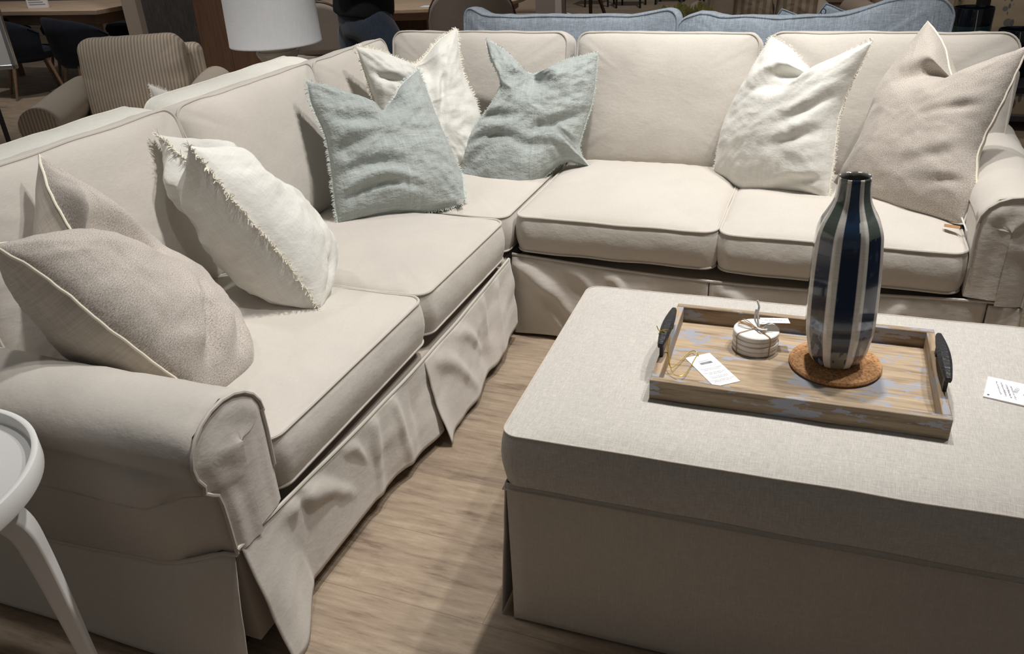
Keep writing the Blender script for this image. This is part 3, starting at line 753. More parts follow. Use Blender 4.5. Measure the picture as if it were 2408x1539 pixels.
# text reads across the short side; "up" of the text points to the hole
TGM = frame(sd, -ld, V((0, 0, 1)), V((c1.x, c1.y, z0+.0075)))
TG = card('price_tag', TGM, .062, .132, .0008, PAPER, None, org=(c1.x, c1.y, z0+.0075))
tag(TG, 'white printed paper swing tag lying on the tray floor', 'tag')
tz_ = .0009
text('tag_text', 'The product is a unique\npiece of furniture.', TGM @ Matrix.Translation(V((.031, .070, tz_))), .0052, INKG, TG, 'CENTER')
text('tag_text', 'The color and grain vary\nwith each piece.', TGM @ Matrix.Translation(V((.031, .052, tz_))), .0052, INKG, TG, 'CENTER')
text('tag_text', 'This is one of a kind\nlimited piece of art.', TGM @ Matrix.Translation(V((.031, .035, tz_))), .0052, INKG, TG, 'CENTER')
text('tag_text', 'The paint reveals and wood\nelements are natural.', TGM @ Matrix.Translation(V((.031, .020, tz_))), .0050, INKG, TG, 'CENTER')
bb = MB(); rr = random.Random(3); x = .018
while x < .046:
    wbar = rr.choice((.0006, .001, .0015)); bb.box(x, x+wbar, .090, .099, tz_, tz_+.0001, TGM); x += wbar+rr.choice((.0006, .001))
bb.obj('barcode', INK, TG, smooth=False); bb = MB()
for y_ in (.081, .010): MB().box(.005, .057, y_, y_+.0004, tz_, tz_+.0001, TGM).obj('printed_rule', INKG, TG, smooth=False)
MB().box(.018, .044, .104, .1052, tz_, tz_+.0001, TGM).obj('printed_rule', INKG, TG, smooth=False)
cp = TGM @ V((.031, .127, .001)); hk = TM @ V((.006, .130, .632))
def curvepts(P, n=10):
    P = [V(p) for p in P]; out = []
    for i in range(len(P)-1):
        p0 = P[max(i-1, 0)]; p1 = P[i]; p2 = P[i+1]; p3 = P[min(i+2, len(P)-1)]
        for k in range(n):
            t = k/n; out.append(.5*((2*p1)+(p2-p0)*t+(2*p0-5*p1+4*p2-p3)*t*t+(3*p1-p0-3*p2+p3)*t**3))
    out.append(P[-1]); return out
a_ = TM @ V((.016, .125, .592)); b_ = TM @ V((.030, .105, .562))
cd = MB()
cd.tube(curvepts([hk+V((-.012, 0, -.004)), hk+V((0, 0, .004)), hk+V((.010, -.006, -.012)), a_, b_, cp+V((-.020, .008, .004)), cp+V((-.006, .004, .008)), cp]), .0009, False, 5)
cd.tube(curvepts([hk+V((-.012, .003, -.008)), hk+V((.002, .004, .003)), hk+V((.012, 0, -.014)), a_+V((.003, -.004, 0)), b_+V((.004, -.014, -.003)), b_+V((.03, -.016, -.004)), cp+V((-.004, -.002, .002)), cp]), .0009, False, 5)
cd.tube(curvepts([hk+V((-.018, .006, .012)), hk+V((-.010, 0, .004)), hk+V((0, .004, .006)), hk+V((.008, .012, 0)), hk+V((.004, .002, -.012)), hk+V((-.008, -.004, -.014))]), .0010, False, 5)
cd.obj('cord', GOLD, TG)

# ---- vase and cork mat
VC = V((.066, 1.686, 0)); VZ = z0+.0071
ck = MB(); prof = [(.0001, 0), (.088, 0), (.0945, .0025), (.0965, .007), (.0945, .0115), (.089, .0135), (.0001, .0135)]
ck.lathe(prof, 72, (VC.x, VC.y, VZ)); o = ck.obj('cork_trivet', CORK, None, org=(VC.x, VC.y, VZ)); tag(o, 'round cork trivet on the tray under the vase', 'trivet')
VB = VZ+.0136
def vase_mat():
    m, nt, b = mat('striped_glaze'); b.inputs['Roughness'].default_value = .12; b.inputs['Coat Weight'].default_value = .6; b.inputs['Coat Roughness'].default_value = .05
    at_ = N(nt, 'ShaderNodeVertexColor'); at_.layer_name = 'glaze'
    n = noiseN(nt, coords(nt, 'Object', (6, 6, 60)), 6, 4)
    nt.links.new(mix(nt, at_.outputs[0], ramp(nt, n, [(.3, (.90, .90, .91)), (.7, (1.08, 1.08, 1.08))]), 1, 'MULTIPLY'), b.inputs['Base Color']); return m
VASEM = vase_mat()
VS = .925
vp = [(.001, 0), (.040, 0), (.050, .003), (.058, .012), (.066, .030), (.0715, .055), (.0775, .09), (.0785, .14), (.0780, .20), (.0760, .25), (.0735, .285), (.0705, .31), (.062, .333), (.051, .352), (.0425, .368), (.0378, .382), (.0352, .40), (.0340, .416), (.0345, .421), (.033, .4245), (.030, .423), (.0285, .417), (.029, .40), (.031, .36), (.045, .33), (.06, .28), (.065, .15), (.05, .02), (.001, .012)]
def dense(pr, m=7):
    q = curvepts([V((a, 0, b)) for a, b in pr], m); return [(max(.0008, p.x*VS), p.z*.975) for p in q]
vpd = dense(vp[:20], 9)+[(a*VS, b*.975) for a, b in vp[20:]]
NA = 192; ph0 = math.radians(-96+33)  # ridge phase; toward camera is -y
def facet(a, z):
    k = sm(.0, .03, z)*(1-.55*sm(.33, .40, z)); x = ((a-ph0)/(pi/4)) % 1.0; d = abs(x-.5)*2   # d=1 at ridge
    poly = cos(pi/8)/cos((x-.5)*pi/4)
    return 1+k*.85*(poly/cos(0)-.975)
vm_ = MB(); lean_ = Matrix.Rotation(math.radians(-2.2), 4, V((.35, .93, 0)))
vm_.lathe(vpd, NA, (VC.x, VC.y, VB), M=lean_, f=facet)
VO = vm_.obj('vase', VASEM, None, org=(VC.x, VC.y, VB), weld=False, angle=180)
tag(VO, 'tall ceramic vase with blue, green and white vertical stripes, on the cork trivet', 'vase')
ca = VO.data.color_attributes.new('glaze', 'FLOAT_COLOR', 'POINT')
for i, vtx in enumerate(VO.data.vertices):
    r_, z_ = vpd[min(i//NA, len(vpd)-1)]; a = 2*pi*(i % NA)/NA
    x = ((a-ph0)/(pi/4)); sec = int(math.floor(x)) % 8; fr = abs((x % 1)-.5)*2
    th = .65+.03*nz(z_*20, sec, 1)
    white = (.74, .71, .65); green = (.095, .115, .10); blue = (.010, .022, .055); mid = (.03, .055, .11); pale = (.22, .25, .33)
    jag = .006*nz(x*14, 3, sec)
    if fr > th or i//NA >= len(vpd)-9: c = white if i//NA < len(vpd)-9 else (.10, .09, .08)
    else:
        zz = z_+jag
        c = blue
        alt = sec % 2
        if zz > .30:
            c = green if alt == 0 else (.012, .035, .085)
        elif zz > .285 and alt == 1: c = (.02, .05, .10)
        elif zz < .052 and alt == 1: c = (.24, .235, .20)
        elif zz < .115 and alt == 0:
            c = pale if nz(x*3, zz*40, sec*3) > .12 or (.085 < zz < .1) else (.025, .045, .085)
        if nz(x*4+sec, zz*55, 7) > .42 and zz < .30: c = mid
        if z_ < .004: c = white
    ca.data[i].color = (*c, 1)

# ---- marble coaster stack tied with twine
KC = V((-.108, 1.722, 0)); kz = z0+.0072; kt = .0118; kr = .0505
for k in range(4):
    dx, dy = [(0, 0), (.001, -.0006), (-.0008, .0008), (.0006, .0004)][k]
    cz_ = kz+k*(kt+.0004)
    pr = [(.0005, 0), (kr-.002, 0), (kr, .0018), (kr, kt-.0018), (kr-.002, kt), (.0005, kt)]
    o = MB().lathe(pr, 64, (KC.x+dx, KC.y+dy, cz_)).obj('marble_coaster', MARBLE, None, org=(KC.x+dx, KC.y+dy, cz_))
    tag(o, ['white marble coaster lying on the tray floor, lowest of its stack', 'white marble coaster just above the lowest in the tied stack', 'white marble coaster second from the top of the tied stack', 'white marble coaster on top of the stack, under the twine bow'][k], 'coaster', 'marble coasters tied in a stack')
kt4 = kz+4*(kt+.0004)
tw = MB()
for ang in (-2.35, -.85):
    d = V((cos(ang), sin(ang), 0)); e = V((-d.y, d.x, 0))*.0
    rr_ = kr+.002
    pts = [KC+V((0, 0, kt4+.002)), KC+d*kr*.6+V((0, 0, kt4+.0016)), KC+d*rr_+V((0, 0, kt4-.001)), KC+d*(rr_+.0004)+V((0, 0, kz+kt*2)), KC+d*rr_+V((0, 0, kz+.0016))]
    tw.tube(curvepts(pts, 6), .0010, False, 6)
    pts = [KC+V((0, 0, kt4+.002)), KC-d*rr_+V((0, 0, kt4-.0005)), KC-d*rr_+V((0, 0, kz+.0016))]
    tw.tube(curvepts(pts, 6), .0010, False, 6)
bw = KC+V((-.002, -.004, kt4+.003))
for dx, dy, s in ((-1, .45, .044), (-1, .25, .040), (1, -.75, .030), (1, -.55, .026)):
    d = V((dx, dy, 0)).normalized(); e = V((-d.y, d.x, 0))
    tw.tube(curvepts([bw, bw+d*s*.5+e*s*.12+V((0, 0, .006)), bw+d*s+V((0, 0, .003)), bw+d*s*.5-e*s*.14+V((0, 0, .003)), bw], 7), .0010, False, 6)
o = tw.obj('twine', TWINE, None, org=tuple(bw)); tag(o, 'brown jute twine tied in a bow round the marble coasters', 'twine')
rb = MB()
def ribbon(P, w_, side):
    q = curvepts(P, 8); sdv = V(side).normalized()*w_; rb.grid([[p-sdv, p+sdv] for p in q])
ribbon([bw+V((.008, 0, .001)), bw+V((.004, .004, .018)), bw+V((.002, .006, .036)), bw+V((.003, .006, .052)), bw+V((-.002, .008, .066))], .0024, (1, .4, 0))
ribbon([bw+V((.008, 0, .001)), bw+V((-.003, .004, .02)), bw+V((-.002, .005, .045))], .0022, (1, .2, 0))
ribbon([bw+V((.008, -.002, .001)), bw+V((.020, -.004, .008)), bw+V((.036, .002, .030))], .0024, (.3, 1, 0))
ribbon([bw+V((.002, -.002, .002)), bw+V((.014, -.016, .006)), bw+V((.026, -.010, .004)), bw+V((.012, -.004, .003))], .0024, (.3, .5, .6))
o = rb.obj('ribbon', RIBBON, None, org=tuple(bw), solid=.0004); tag(o, 'white satin ribbon standing up from the marble coasters', 'ribbon')
LM = frame(V((-.96, -.26, .05)).normalized(), V((.22, -.80, .10)).normalized(), V((0, 0, 1)), KC+V((.066, .030, kt4+.010)))
LM = KC_M = Matrix.Translation(KC+V((.064, .040, kt4+.014))) @ rotz(pi+.22) @ Matrix.Rotation(math.radians(8), 4, 'X')
TG2 = card('gift_tag', LM, .062, .034, .0008, PAPER, None, org=tuple(KC+V((.064, .040, kt4+.014))))
tag(TG2, 'small white label card tied on top of the marble coasters', 'tag')
text('tag_text', 'CREANZIA', LM @ Matrix.Translation(V((.031, .012, .0009))), .0095, INKG, TG2, 'CENTER')
text('tag_text', 'made by hand', LM @ Matrix.Translation(V((.031, .005, .0009))), .0045, INKG, TG2, 'CENTER')

# ---- handwritten card on the ottoman
hc = V((.352, 1.655, .566)); hx_ = V((.106, -.022, 0)).normalized(); hy_ = V((-hx_.y, hx_.x, 0))
HM = frame(hx_, hy_, V((0, 0, 1)), V((.353, 1.647, .5415)))
HC_ = card('note_card', HM, .15, .088, .0035, PAPER, None, org=(.353, 1.647, .5415)); tag(HC_, 'white handwritten price card lying on the ottoman right of the tray', 'card')
def scribble(lines):
    mb = MB(); r_ = random.Random(11)
    for (x0_, y0_, x1_, y1_, amp) in lines:
        p, q = V((x0_, y0_, 0)), V((x1_, y1_, 0)); d = q-p; l = d.length; d.normalize(); e = V((-d.y, d.x, 0)); pts = []; s = 0
        while s < l:
            pts.append(p+d*(s+r_.uniform(-.0012, .0012))+e*amp*(r_.random()*(1 if len(pts) % 2 else -.35))); s += .0016
        mb.tube([HM @ (x+V((0, 0, .0038))) for x in curvepts(pts, 3)], .00022, False, 4)
    return mb
scribble([(.012, .012+.0*k, .012, .0, 0) for k in range(0)] + [(.016+.009*k, .074-.003*k, .030+.009*k, .020-.002*k, .0032) for k in range(4)]).obj('handwriting', INKG, HC_)
for body, x_, y_, s_ in (('1350', .054, .066, .011), ('1125', .072, .060, .011), ('9x9', .092, .066, .011)):
    text('handwriting', body, HM @ Matrix.Translation(V((x_, y_, .0037))) @ rotz(-pi/2-.2), s_, INKG, HC_, 'LEFT', .25)
MB().lathe([(.0001, 0), (.0022, 0), (.0022, .0002), (.0001, .0002)], 16, tuple(HM @ V((.008, .010, .0036)))).obj('punch_hole', INK, HC_)

# ================================================================ ROUND WHITE SIDE TABLE
sc = V((-1.472, .628, 0)); ST = thing('side_table', tuple(sc), 'round white tray-top table on curved legs beside the near sofa arm', 'table')
zt = .65; r0 = .266
MB().lathe([(.001, zt-.046), (r0-.008, zt-.046), (r0-.001, zt-.043), (r0, zt-.038), (r0, zt-.001), (r0-.001, zt), (r0-.0105, zt), (r0-.0115, zt-.001), (r0-.012, zt-.026), (r0-.016, zt-.029), (.001, zt-.029)], 96, tuple(sc)).obj('tray_top', WHITE, ST, angle=50)
MB().lathe([(.001, .50), (.05, .50), (.052, .505), (.052, zt-.045), (.001, zt-.045)], 32, tuple(sc)).obj('hub', WHITE, ST)
for k in range(3):
    a = math.radians(46+120*k)
    d = V((cos(a), sin(a), 0)); e = V((-d.y, d.x, 0)); rows = []
    path = curvepts([V((.02, 0, .535)), V((.10, 0, .540)), V((.160, 0, .532)), V((.190, 0, .492)), V((.200, 0, .41)), V((.206, 0, .28)), V((.211, 0, .14)), V((.216, 0, .003))], 6)
    for i, p_ in enumerate(path):
        t_ = (path[min(i+1, len(path)-1)]-path[max(i-1, 0)]).normalized(); nn = V((-t_.z, 0, t_.x)); f_ = i/(len(path)-1)
        hw = .030*(1-.52*sm(.35, 1, f_)); th = (.030*(1-.35*sm(.0, .3, f_)) if f_ < .45 else .0195)*(1-.30*sm(.45, 1, f_))
        row = []
        for cu_, cv_ in ((-1, -1), (1, -1), (1, 1), (-1, 1)):
            l_ = p_+nn*th*cv_
            row.append(sc+d*l_.x+e*hw*cu_+V((0, 0, max(0, l_.z))))
        rows.append(row)
    mb = MB().grid(rows, True); mb.add(rows[0], [(0, 1, 2, 3)]); mb.add(rows[-1], [(0, 1, 2, 3)])
    mb.obj('leg', WHITE, ST, bevel=.006, seg=3)

# ================================================================ SOFAS BEHIND
WS = thing('sofa', (-2.55, 2.0, 0), 'off-white linen sofa standing back to back behind the left run', 'sofa')
MB().box(-2.95, -2.12, .7, 3.12, .08, .42).obj('base', WHITEL, WS, bevel=.02)
MB().box(-2.22, -2.03, .7, 3.12, .08, .76).obj('back_frame', WHITEL, WS, bevel=.04, seg=4)
for i, (a, b) in enumerate(((.58, 1.40), (1.41, 2.225), (2.24, 3.15))):
    Mw = frame(V((0, 1, 0)), V((.16, 0, .987)), V((.987, 0, -.16)), V((-2.235, (a+b)/2, .652)))
    cushion('back_cushion', Mw, (b-a)/2, .262, .16, r=.07, crown=.055, crownb=.05, belly=.01, material=WHITEL, pipe=WHITEL, parent=WS, seed=40+i, wr=.007, wob=.012, pr=.003)
for i, (a, b) in enumerate(((.7, 1.5), (1.51, 2.31), (2.32, 3.12))):
    cushion('seat_cushion', seatM(-2.62, (a+b)/2, .47), .33, (b-a)/2, .11, crown=.02, crownb=.0, material=WHITEL, parent=WS, seed=50+i)
p8, _, _ = pillow('throw_pillow', 'tip of a white fringed pillow showing over the off-white sofa, before the striped armchair', None,
    (-2.47, 2.49, .925), (-2.55, 2.90, .80), (-2.52, 2.9, .50), (-2.45, 2.45, .52), {}, .06, .06, [CREAM, CREAM], (FR_C, 'fringe'), seed=23, S=20, K=12)

BS = thing('sofa', (-.65, 4.1, 0), 'blue-grey heathered sofa standing back to back behind the far run', 'sofa')
MB().box(-1.75, .45, 3.68, 4.62, .08, .42).obj('base', BLUE, BS, bevel=.02)
MB().box(-1.72, .42, 3.60, 3.76, .08, .84).obj('back_frame', BLUE, BS, bevel=.04, seg=4)
def blueback(x0_, x1_, seed, skew, ztop=.72):
    Mb = frame(V((1, 0, 0)), V((0, .10, .995)), V((0, -.995, .10)), V(((x0_+x1_)/2, 3.79, ztop)))
    return cushion('back_cushion', Mb, (x1_-x0_)/2, .285, .12, r=.05, crown=.03, crownb=.05, belly=.01, material=BLUE, pipe=BLUE, parent=BS, seed=seed, wr=.006, wob=.010, pr=.0045, top_skew=skew, pucker=.006)
def sk1(x, y, z):
    k = sm(.0, .285, y)
    y = y+k*(.045*exp(-((x+.50)/.07)**2)+.030*sm(.30, .50, x)); z = z+.02*sm(.3, .5, x)*k; return x, y, z
def sk2(x, y, z):
    k = sm(-.05, .285, y)
    y = y+k*(.075*sm(.05, .43, x)-.03*sm(.44, .52, x)+.02*exp(-((x+.41)/.05)**2)); return x+.03*k*sm(.3, .44, x), y, z
blueback(-1.70, -.69, 61, sk1, .706); blueback(-.69, .355, 62, sk2, .700)
cushion('seat_cushion', seatM(-1.17, 4.25, .47), .52, .34, .12, crown=.02, crownb=0, material=BLUE, parent=BS, seed=63)
cushion('seat_cushion', seatM(-.12, 4.25, .47), .52, .34, .12, crown=.02, crownb=0, material=BLUE, parent=BS, seed=64)
for (x_, zt_, lab) in ((-1.25, .975, 'tip of a pale blue pillow over the left half of the blue sofa'), (-.26, .99, 'small pale blue pillow corner beside the fold of the blue sofa'), (-.08, 1.01, 'larger pale blue pillow corner with a ring tag over the blue sofa')):
    q_, _, _ = pillow('throw_pillow', lab, None, (x_-.02, 4.02, zt_), (x_+.26, 4.08, zt_-.12), (x_+.22, 4.12, .56), (x_-.20, 4.10, .60), {'left': [(.35, -.03, 0)], 'top': [(.4, .0, 0)]}, .05, .05, [BLUEP, BLUEP], (BLUEP, 'pipe'), seed=int(70+x_*10), S=18, K=12)
    if x_ > -.1: MB().tube([V((-.105+.010*cos(t_*pi/6), 3.965, .985+.012*sin(t_*pi/6))) for t_ in range(12)], .002, True, 5).obj('ring_tag', INK, q_)

# ================================================================ LAMP
lx, ly = -2.60, 3.50
TB = thing('end_table', (lx, ly, 0), 'small dark end table under the white-shaded lamp, mostly hidden by the sofa', 'table')
MB().box(lx-.25, lx+.25, ly-.22, ly+.22, .60, .64).obj('table_top', DKWOOD, TB, bevel=.004)
for a in (-1, 1):
    for b in (-1, 1): MB().box(lx+a*.21-.02, lx+a*.21+.02, ly+b*.18-.02, ly+b*.18+.02, 0, .60).obj('leg', DKWOOD, TB)
LP = thing('table_lamp', (lx, ly, .64), 'table lamp with a large white drum shade and ribbed ceramic base', 'lamp')
prof = [(.001, .0), (.07, .0), (.075, .008), (.07, .02), (.082, .05), (.098, .075), (.104, .09), (.102, .098), (.096, .102), (.102, .108), (.105, .118), (.100, .125), (.094, .130), (.100, .137), (.104, .148), (.098, .160), (.074, .180), (.052, .20), (.03, .212), (.018, .225), (.012, .25), (.001, .26)]
MB().lathe([(r, z) for r, z in prof], 56, (lx, ly, .64+.140)).obj('lamp_base', plain('cream_ceramic', (.52, .46, .38), .25, coat=.3), LP)
MB().lathe([(.001, 0), (.085, 0), (.085, .03), (.06, .139), (.001, .140)], 40, (lx, ly, .6401)).obj('plinth', DKWOOD, LP)
SHD = fabric('lamp_shade_linen', (.80, .80, .81), fine=.015, fs=300, weave=.0004, slub=.02)
rows = [(.232, .910), (.2335, .914), (.2325, .918), (.228, 1.08), (.222, 1.30), (.2195, 1.30), (.225, 1.08), (.2295, .918), (.2295, .910), (.232, .910)]
MB().lathe([(r*.95, z) for r, z in rows], 96, (lx, ly, 0)).obj('lamp_shade', SHD, LP, weld=False)
MB().tube([V((lx, ly, .90)), V((lx, ly, 1.22))], .006).obj('pole', STEEL, LP)
MB().box(lx-.205, lx+.205, ly-.002, ly+.002, 1.24, 1.245).obj('spider', STEEL, LP)

# ================================================================ STRIPED ARMCHAIR
def armchair(name, x, y, ang, label, F1, F2, seat=.44, hback=.90, wd=.50, roll=True, stripecush=None, bz=.66):
    """armchair facing -y in its own frame"""
    t = thing(name, (0, 0, 0), label, 'armchair')
    MB().box(-wd+.12, wd-.12, -.36, .40, .10, .30).obj('base', F1, t, bevel=.02)
    cushion('seat_cushion', seatM(0, -.06, .37), wd-.14, .34, .12, crown=.03, material=F2, parent=t, seed=81, K=8)
    MB().box(-wd+.10, wd-.08, .26, .42, .10, hback-.05).obj('back_frame', F1, t, bevel=.05, seg=4)
    Mb = frame(V((1, 0, 0)), V((0, .18, .984)), V((0, -.984, .18)), V((-.01, .19, bz)))
    cushion('back_cushion', Mb, wd-.145, .26, .13, r=.07, crown=.06, material=stripecush or F2, pipe=None, parent=t, seed=82, wr=.005, wob=.012)
    for s in (-1, 1):
        rows = []
        for k in range(13):
            d = -.40+.78*k/12; row = []
            for i in range(22):
                a = pi*1.25-(pi*1.5)*i/21; rr = .105
                zz = .50+rr*sin(a)+.03*sm(-.42, .3, d); xx = s*(wd-.035)+rr*cos(a)*1.0
                row.append(V((xx, d, zz)))
            row.append(V((s*(wd-.035)+.06, d, .12))); row.append(V((s*(wd-.035)-.06, d, .12)))
            rows.append(row)
        mb = MB().grid(rows, True)
        ar = mb.obj('arm', PLAINB if stripecush else F1, t, angle=60)
        mb = MB(); mb.add(rows[0], [tuple(range(len(rows[0])))]); mb.add([p_+V((0, -.006, 0)) for p_ in rows[0]], [tuple(range(len(rows[0])))])
        mb.grid([rows[0], [p_+V((0, -.006, 0)) for p_ in rows[0]]], True)
        mb.obj('arm_front', F2, ar, angle=30)
        MB().box(s*(wd-.1)-.03, s*(wd-.1)+.03, -.36, -.30, 0, .12).obj('leg', DKWOOD, t); MB().box(s*(wd-.1)-.03, s*(wd-.1)+.03, .32, .38, 0, .12).obj('leg', DKWOOD, t)
    t.location = (x, y, 0); t.rotation_euler = (0, 0, ang)
    return t
AC = armchair('armchair', -3.87, 3.77, .49, 'rolled-arm armchair in beige and grey ticking stripes behind the sofas at upper left', TICK, TICK, stripecush=TICK, hback=.84, bz=.60, wd=.44)

# ================================================================ DINING AREA, UPPER LEFT
def navy_chair(x, y, ang, label, s=1.0):
    t = thing('dining_chair', (0, 0, 0), label, 'chair', 'navy dining chairs at the oak table')
    rows = []
    for k in range(13):
        a = -2.05+4.10*k/12; top = .78-.16*(abs(a)/2.05)**2.5
        col = []
        for z, r in ((.34, .22), (.42, .27), (.52, .285), (.64, .295), (top-.02, .30), (top, .285), (top-.02, .262), (.62, .25), (.50, .24), (.42, .22)):
            z = min(z, top)
            col.append(V((r*sin(a), r*cos(a), z)))
        rows.append(col)
    MB().grid(rows).obj('backrest', NAVY, t, angle=80)
    MB().lathe([(.001, .34), (.20, .34), (.25, .37), (.26, .42), (.24, .455), (.15, .47), (.001, .472)], 32).obj('seat', NAVY, t)
    for a, b in ((-1, -1), (1, -1), (1, 1), (-1, 1)):
        MB().tube([V((a*.16, b*.15, .36)), V((a*.23, b*.23, 0))], [.02, .011], n=10).obj('leg', OAKM, t)
    t.location = (x, y, 0); t.rotation_euler = (0, 0, ang); t.scale = (s, s, s)
    return t
navy_chair(-7.30, 5.95, 2.55, 'navy upholstered dining chair at the left picture edge, under the oak table edge', .95)
navy_chair(-6.35, 5.78, 2.75, 'navy upholstered dining chair behind the striped armchair, by the pale post', .97)
navy_chair(-7.95, 7.10, -.6, 'navy dining chair on the far side of the oak table, at left', 1.1)
navy_chair(-7.05, 7.12, -.3, 'navy dining chair on the far side of the oak table, nearer the pale post', 1.1)
DT = thing('dining_table', (-7.1, 6.45, 0), 'long oak dining table with navy chairs at upper left', 'table')
dM = at(-7.12, 6.42, .03)
MB().box(-1.45, .74, -.42, .42, .715, .755, dM).obj('table_top', wood('oak_board', (.36, .25, .17), (.50, .37, .26), axis=0), DT, bevel=.004)
MB().box(-1.36, .66, -.36, .36, .62, .715, dM).obj('apron', OAKM, DT, bevel=.003)
for a in (-1.3, .6):
    for b in (-.32, .32): MB().box(a-.04, a+.04, b-.04, b+.04, 0, .63, dM).obj('leg', OAKM, DT)
SG = MB().box(-.105, .105, -.01, .01, 0, .30, at(-7.28, 6.22, .25)); SG.v = [v+V((0, 0, .756)) for v in SG.v]
o = SG.obj('table_sign', PAPER, None, org=(-7.28, 6.22, .756), smooth=False); tag(o, 'white printed sign standing on the oak dining table', 'sign')
lines = MB()
for k in range(9): lines.box(-.085, .085-.02*(k % 3), -.0115, -.0105, .03+.02*k, .035+.02*k, at(-7.28, 6.22, .25))
lines.v = [v+V((0, 0, .756)) for v in lines.v]; lines.obj('sign_text', INKG, o, smooth=False)

# pale post, charcoal panel, brown cabinet, baseboard
PO = MB().box(-.062, .062, -.062, .062, 0, 3.0, at(-5.86, 5.95, .38)).obj('trim_1', POSTM, None, smooth=False, bevel=.003); struct(PO)
wd_ = V((.38, .925, 0)).normalized(); wn = V((.925, -.38, 0)).normalized()
WMx = frame(wd_, V((0, 0, 1)), wn, V((-5.985, 6.90, 0)))
o = MB().box(-.64, .02, .11, 3.0, -.1, 0, WMx).obj('wall_panel', CHAR, None, smooth=False); struct(o); o.name = 'wall_partition'
o = MB().box(-.65, .03, 0, .11, -.1, .012, WMx).obj('baseboard_partition', POSTM, None, smooth=False); struct(o)
BC = thing('wood_cabinet', (-4.50, 5.45, 0), 'tall reddish-brown wooden cabinet side panel behind the lamp', 'cabinet')
bM = at(-4.50, 5.45, .52)
MB().box(-.20, .27, -.02, .40, 0, 2.6, bM).obj('body', BROWNW, BC, bevel=.004)
MB().box(.02, .265, -.024, -.02, .06, 2.5, bM).obj('door', BROWNW, BC, bevel=.001)

# floor-standing framed sign at the left edge
FS = thing('sign_stand', (-3.95, 3.02, 0), 'silver framed notice on a stand at the left picture edge', 'sign')
fM = at(-4.06, 3.03, 0.50)
MB().box(-.16, .16, -.008, .008, .86, 1.30, fM).obj('panel', PAPER, FS, smooth=False)
for a in ((-.172, -.150, .84, 1.32), (.150, .172, .84, 1.32), (-.172, .172, .84, .862), (-.172, .172, 1.298, 1.32)):
    MB().box(a[0], a[1], -.014, .014, a[2], a[3], fM).obj('frame', STEEL, FS, bevel=.004)
MB().tube([fM @ V((0, .02, .86)), fM @ V((0, .02, .02))], .012).obj('pole', BLACKM, FS)
MB().box(-.16, .16, -.10, .14, 0, .02, fM).obj('foot', BLACKM, FS)

# ================================================================ DINING AREA, TOP CENTRE
RT = thing('dining_table', (-3.6, 6.35, 0), 'light oak oval pedestal table behind the walking person', 'table')
rows = []; 
def oval(rx, ry, z, cx_=-3.42, cy_=6.62, n=72, ang=.12):
    out = []
    for k in range(n):
        a = 2*pi*k/n; x = rx*abs(cos(a))**.85*(1 if cos(a) > 0 else -1); y = ry*abs(sin(a))**.85*(1 if sin(a) > 0 else -1)
        out.append(V((cx_+x*cos(ang)-y*sin(ang), cy_+x*sin(ang)+y*cos(ang), z)))
    return out
mb = MB().grid([oval(.94, .66, .722), oval(.95, .67, .728), oval(.95, .67, .748), oval(.94, .66, .752)], True)
mb.add(oval(.94, .66, .752), [tuple(range(72))]); mb.add(oval(.94, .66, .722), [tuple(range(72))]); mb.obj('table_top', OAKT, RT, angle=30)
MB().grid([oval(.86, .58, .66), oval(.86, .58, .722)], True).obj('apron', OAKM, RT)
mb = MB().grid([oval(.30, .24, .10), oval(.26, .2, .66)], True); mb.obj('pedestal', DKWOOD, RT)
mb = MB().grid([oval(.55, .42, .0), oval(.55, .42, .07), oval(.48, .36, .10)], True); mb.add(oval(.48, .36, .10), [tuple(range(72))]); mb.obj('plinth', DKWOOD, RT)
cM = Matrix.Translation(V((-3.12, 6.08, .753))) @ rotz(.12)
o = card('table_card', cM, .22, .10, .003, PAPER, None, org=(-3.12, 6.08, .753)); tag(o, 'white printed card lying on the light oak table', 'card')
mb = MB(); mb.box(.07, .15, .040, .046, .0031, .0034, cM); mb.box(.06, .16, .056, .062, .0031, .0034, cM); mb.obj('card_text', INKG, o, smooth=False)

def shell_chair(x, y, ang, label, F, rim=DKWOOD, h=.86, w_=.26, round_=True, back=.25):
    t = thing('dining_chair', (0, 0, 0), label, 'chair')
    rows = []; rim_pts = []
    n_ = 24
    for k in range(11):
        v_ = k/10; row = []
        for j in range(n_+1):
            u_ = -1+2*j/n_
            top = h-(1-sqrt(max(0, 1-u_*u_*.98)))*.30 if round_ else h-.02*u_*u_
            z_ = .49+(top-.49)*v_
            row.append(V((u_*w_, back+.05*v_-.10*u_*u_, z_)))
        rows.append(row)
    ba = MB().grid(rows).obj('backrest', F, t, solid=.045, angle=80)
    rp = rows[-1]; rp = [rows[k][0] for k in range(11)]+rp[1:-1]+[rows[k][-1] for k in range(10, -1, -1)]
    MB().tube(rp, .016, False, 8).obj('rim', rim, ba)
    cushion('seat', seatM(0, 0, .44), w_+.01, .26, .07, r=.08, crown=.025, crownb=0, material=F, parent=t, seed=90, K=8)
    MB().box(-w_+.02, w_-.02, -.22, .22, .36, .405).obj('seat_frame', rim, t, bevel=.01)
    for a, b in ((-1, -1), (1, -1), (1, 1), (-1, 1)):
        MB().tube([V((a*(w_-.04), b*.2, .38)), V((a*(w_-.01), b*.25, 0))], [.022, .014], n=8).obj('leg', rim, t)
    t.location = (x, y, 0); t.rotation_euler = (0, 0, ang); return t
shell_chair(-3.82, 5.80, 3.55, 'taupe round-backed dining chair between the lamp and the walking person', GREYF, w_=.25)
shell_chair(-2.62, 5.93, 3.55, 'taupe dining chair at the right end of the light oak table', GREYF, h=.98, w_=.31)
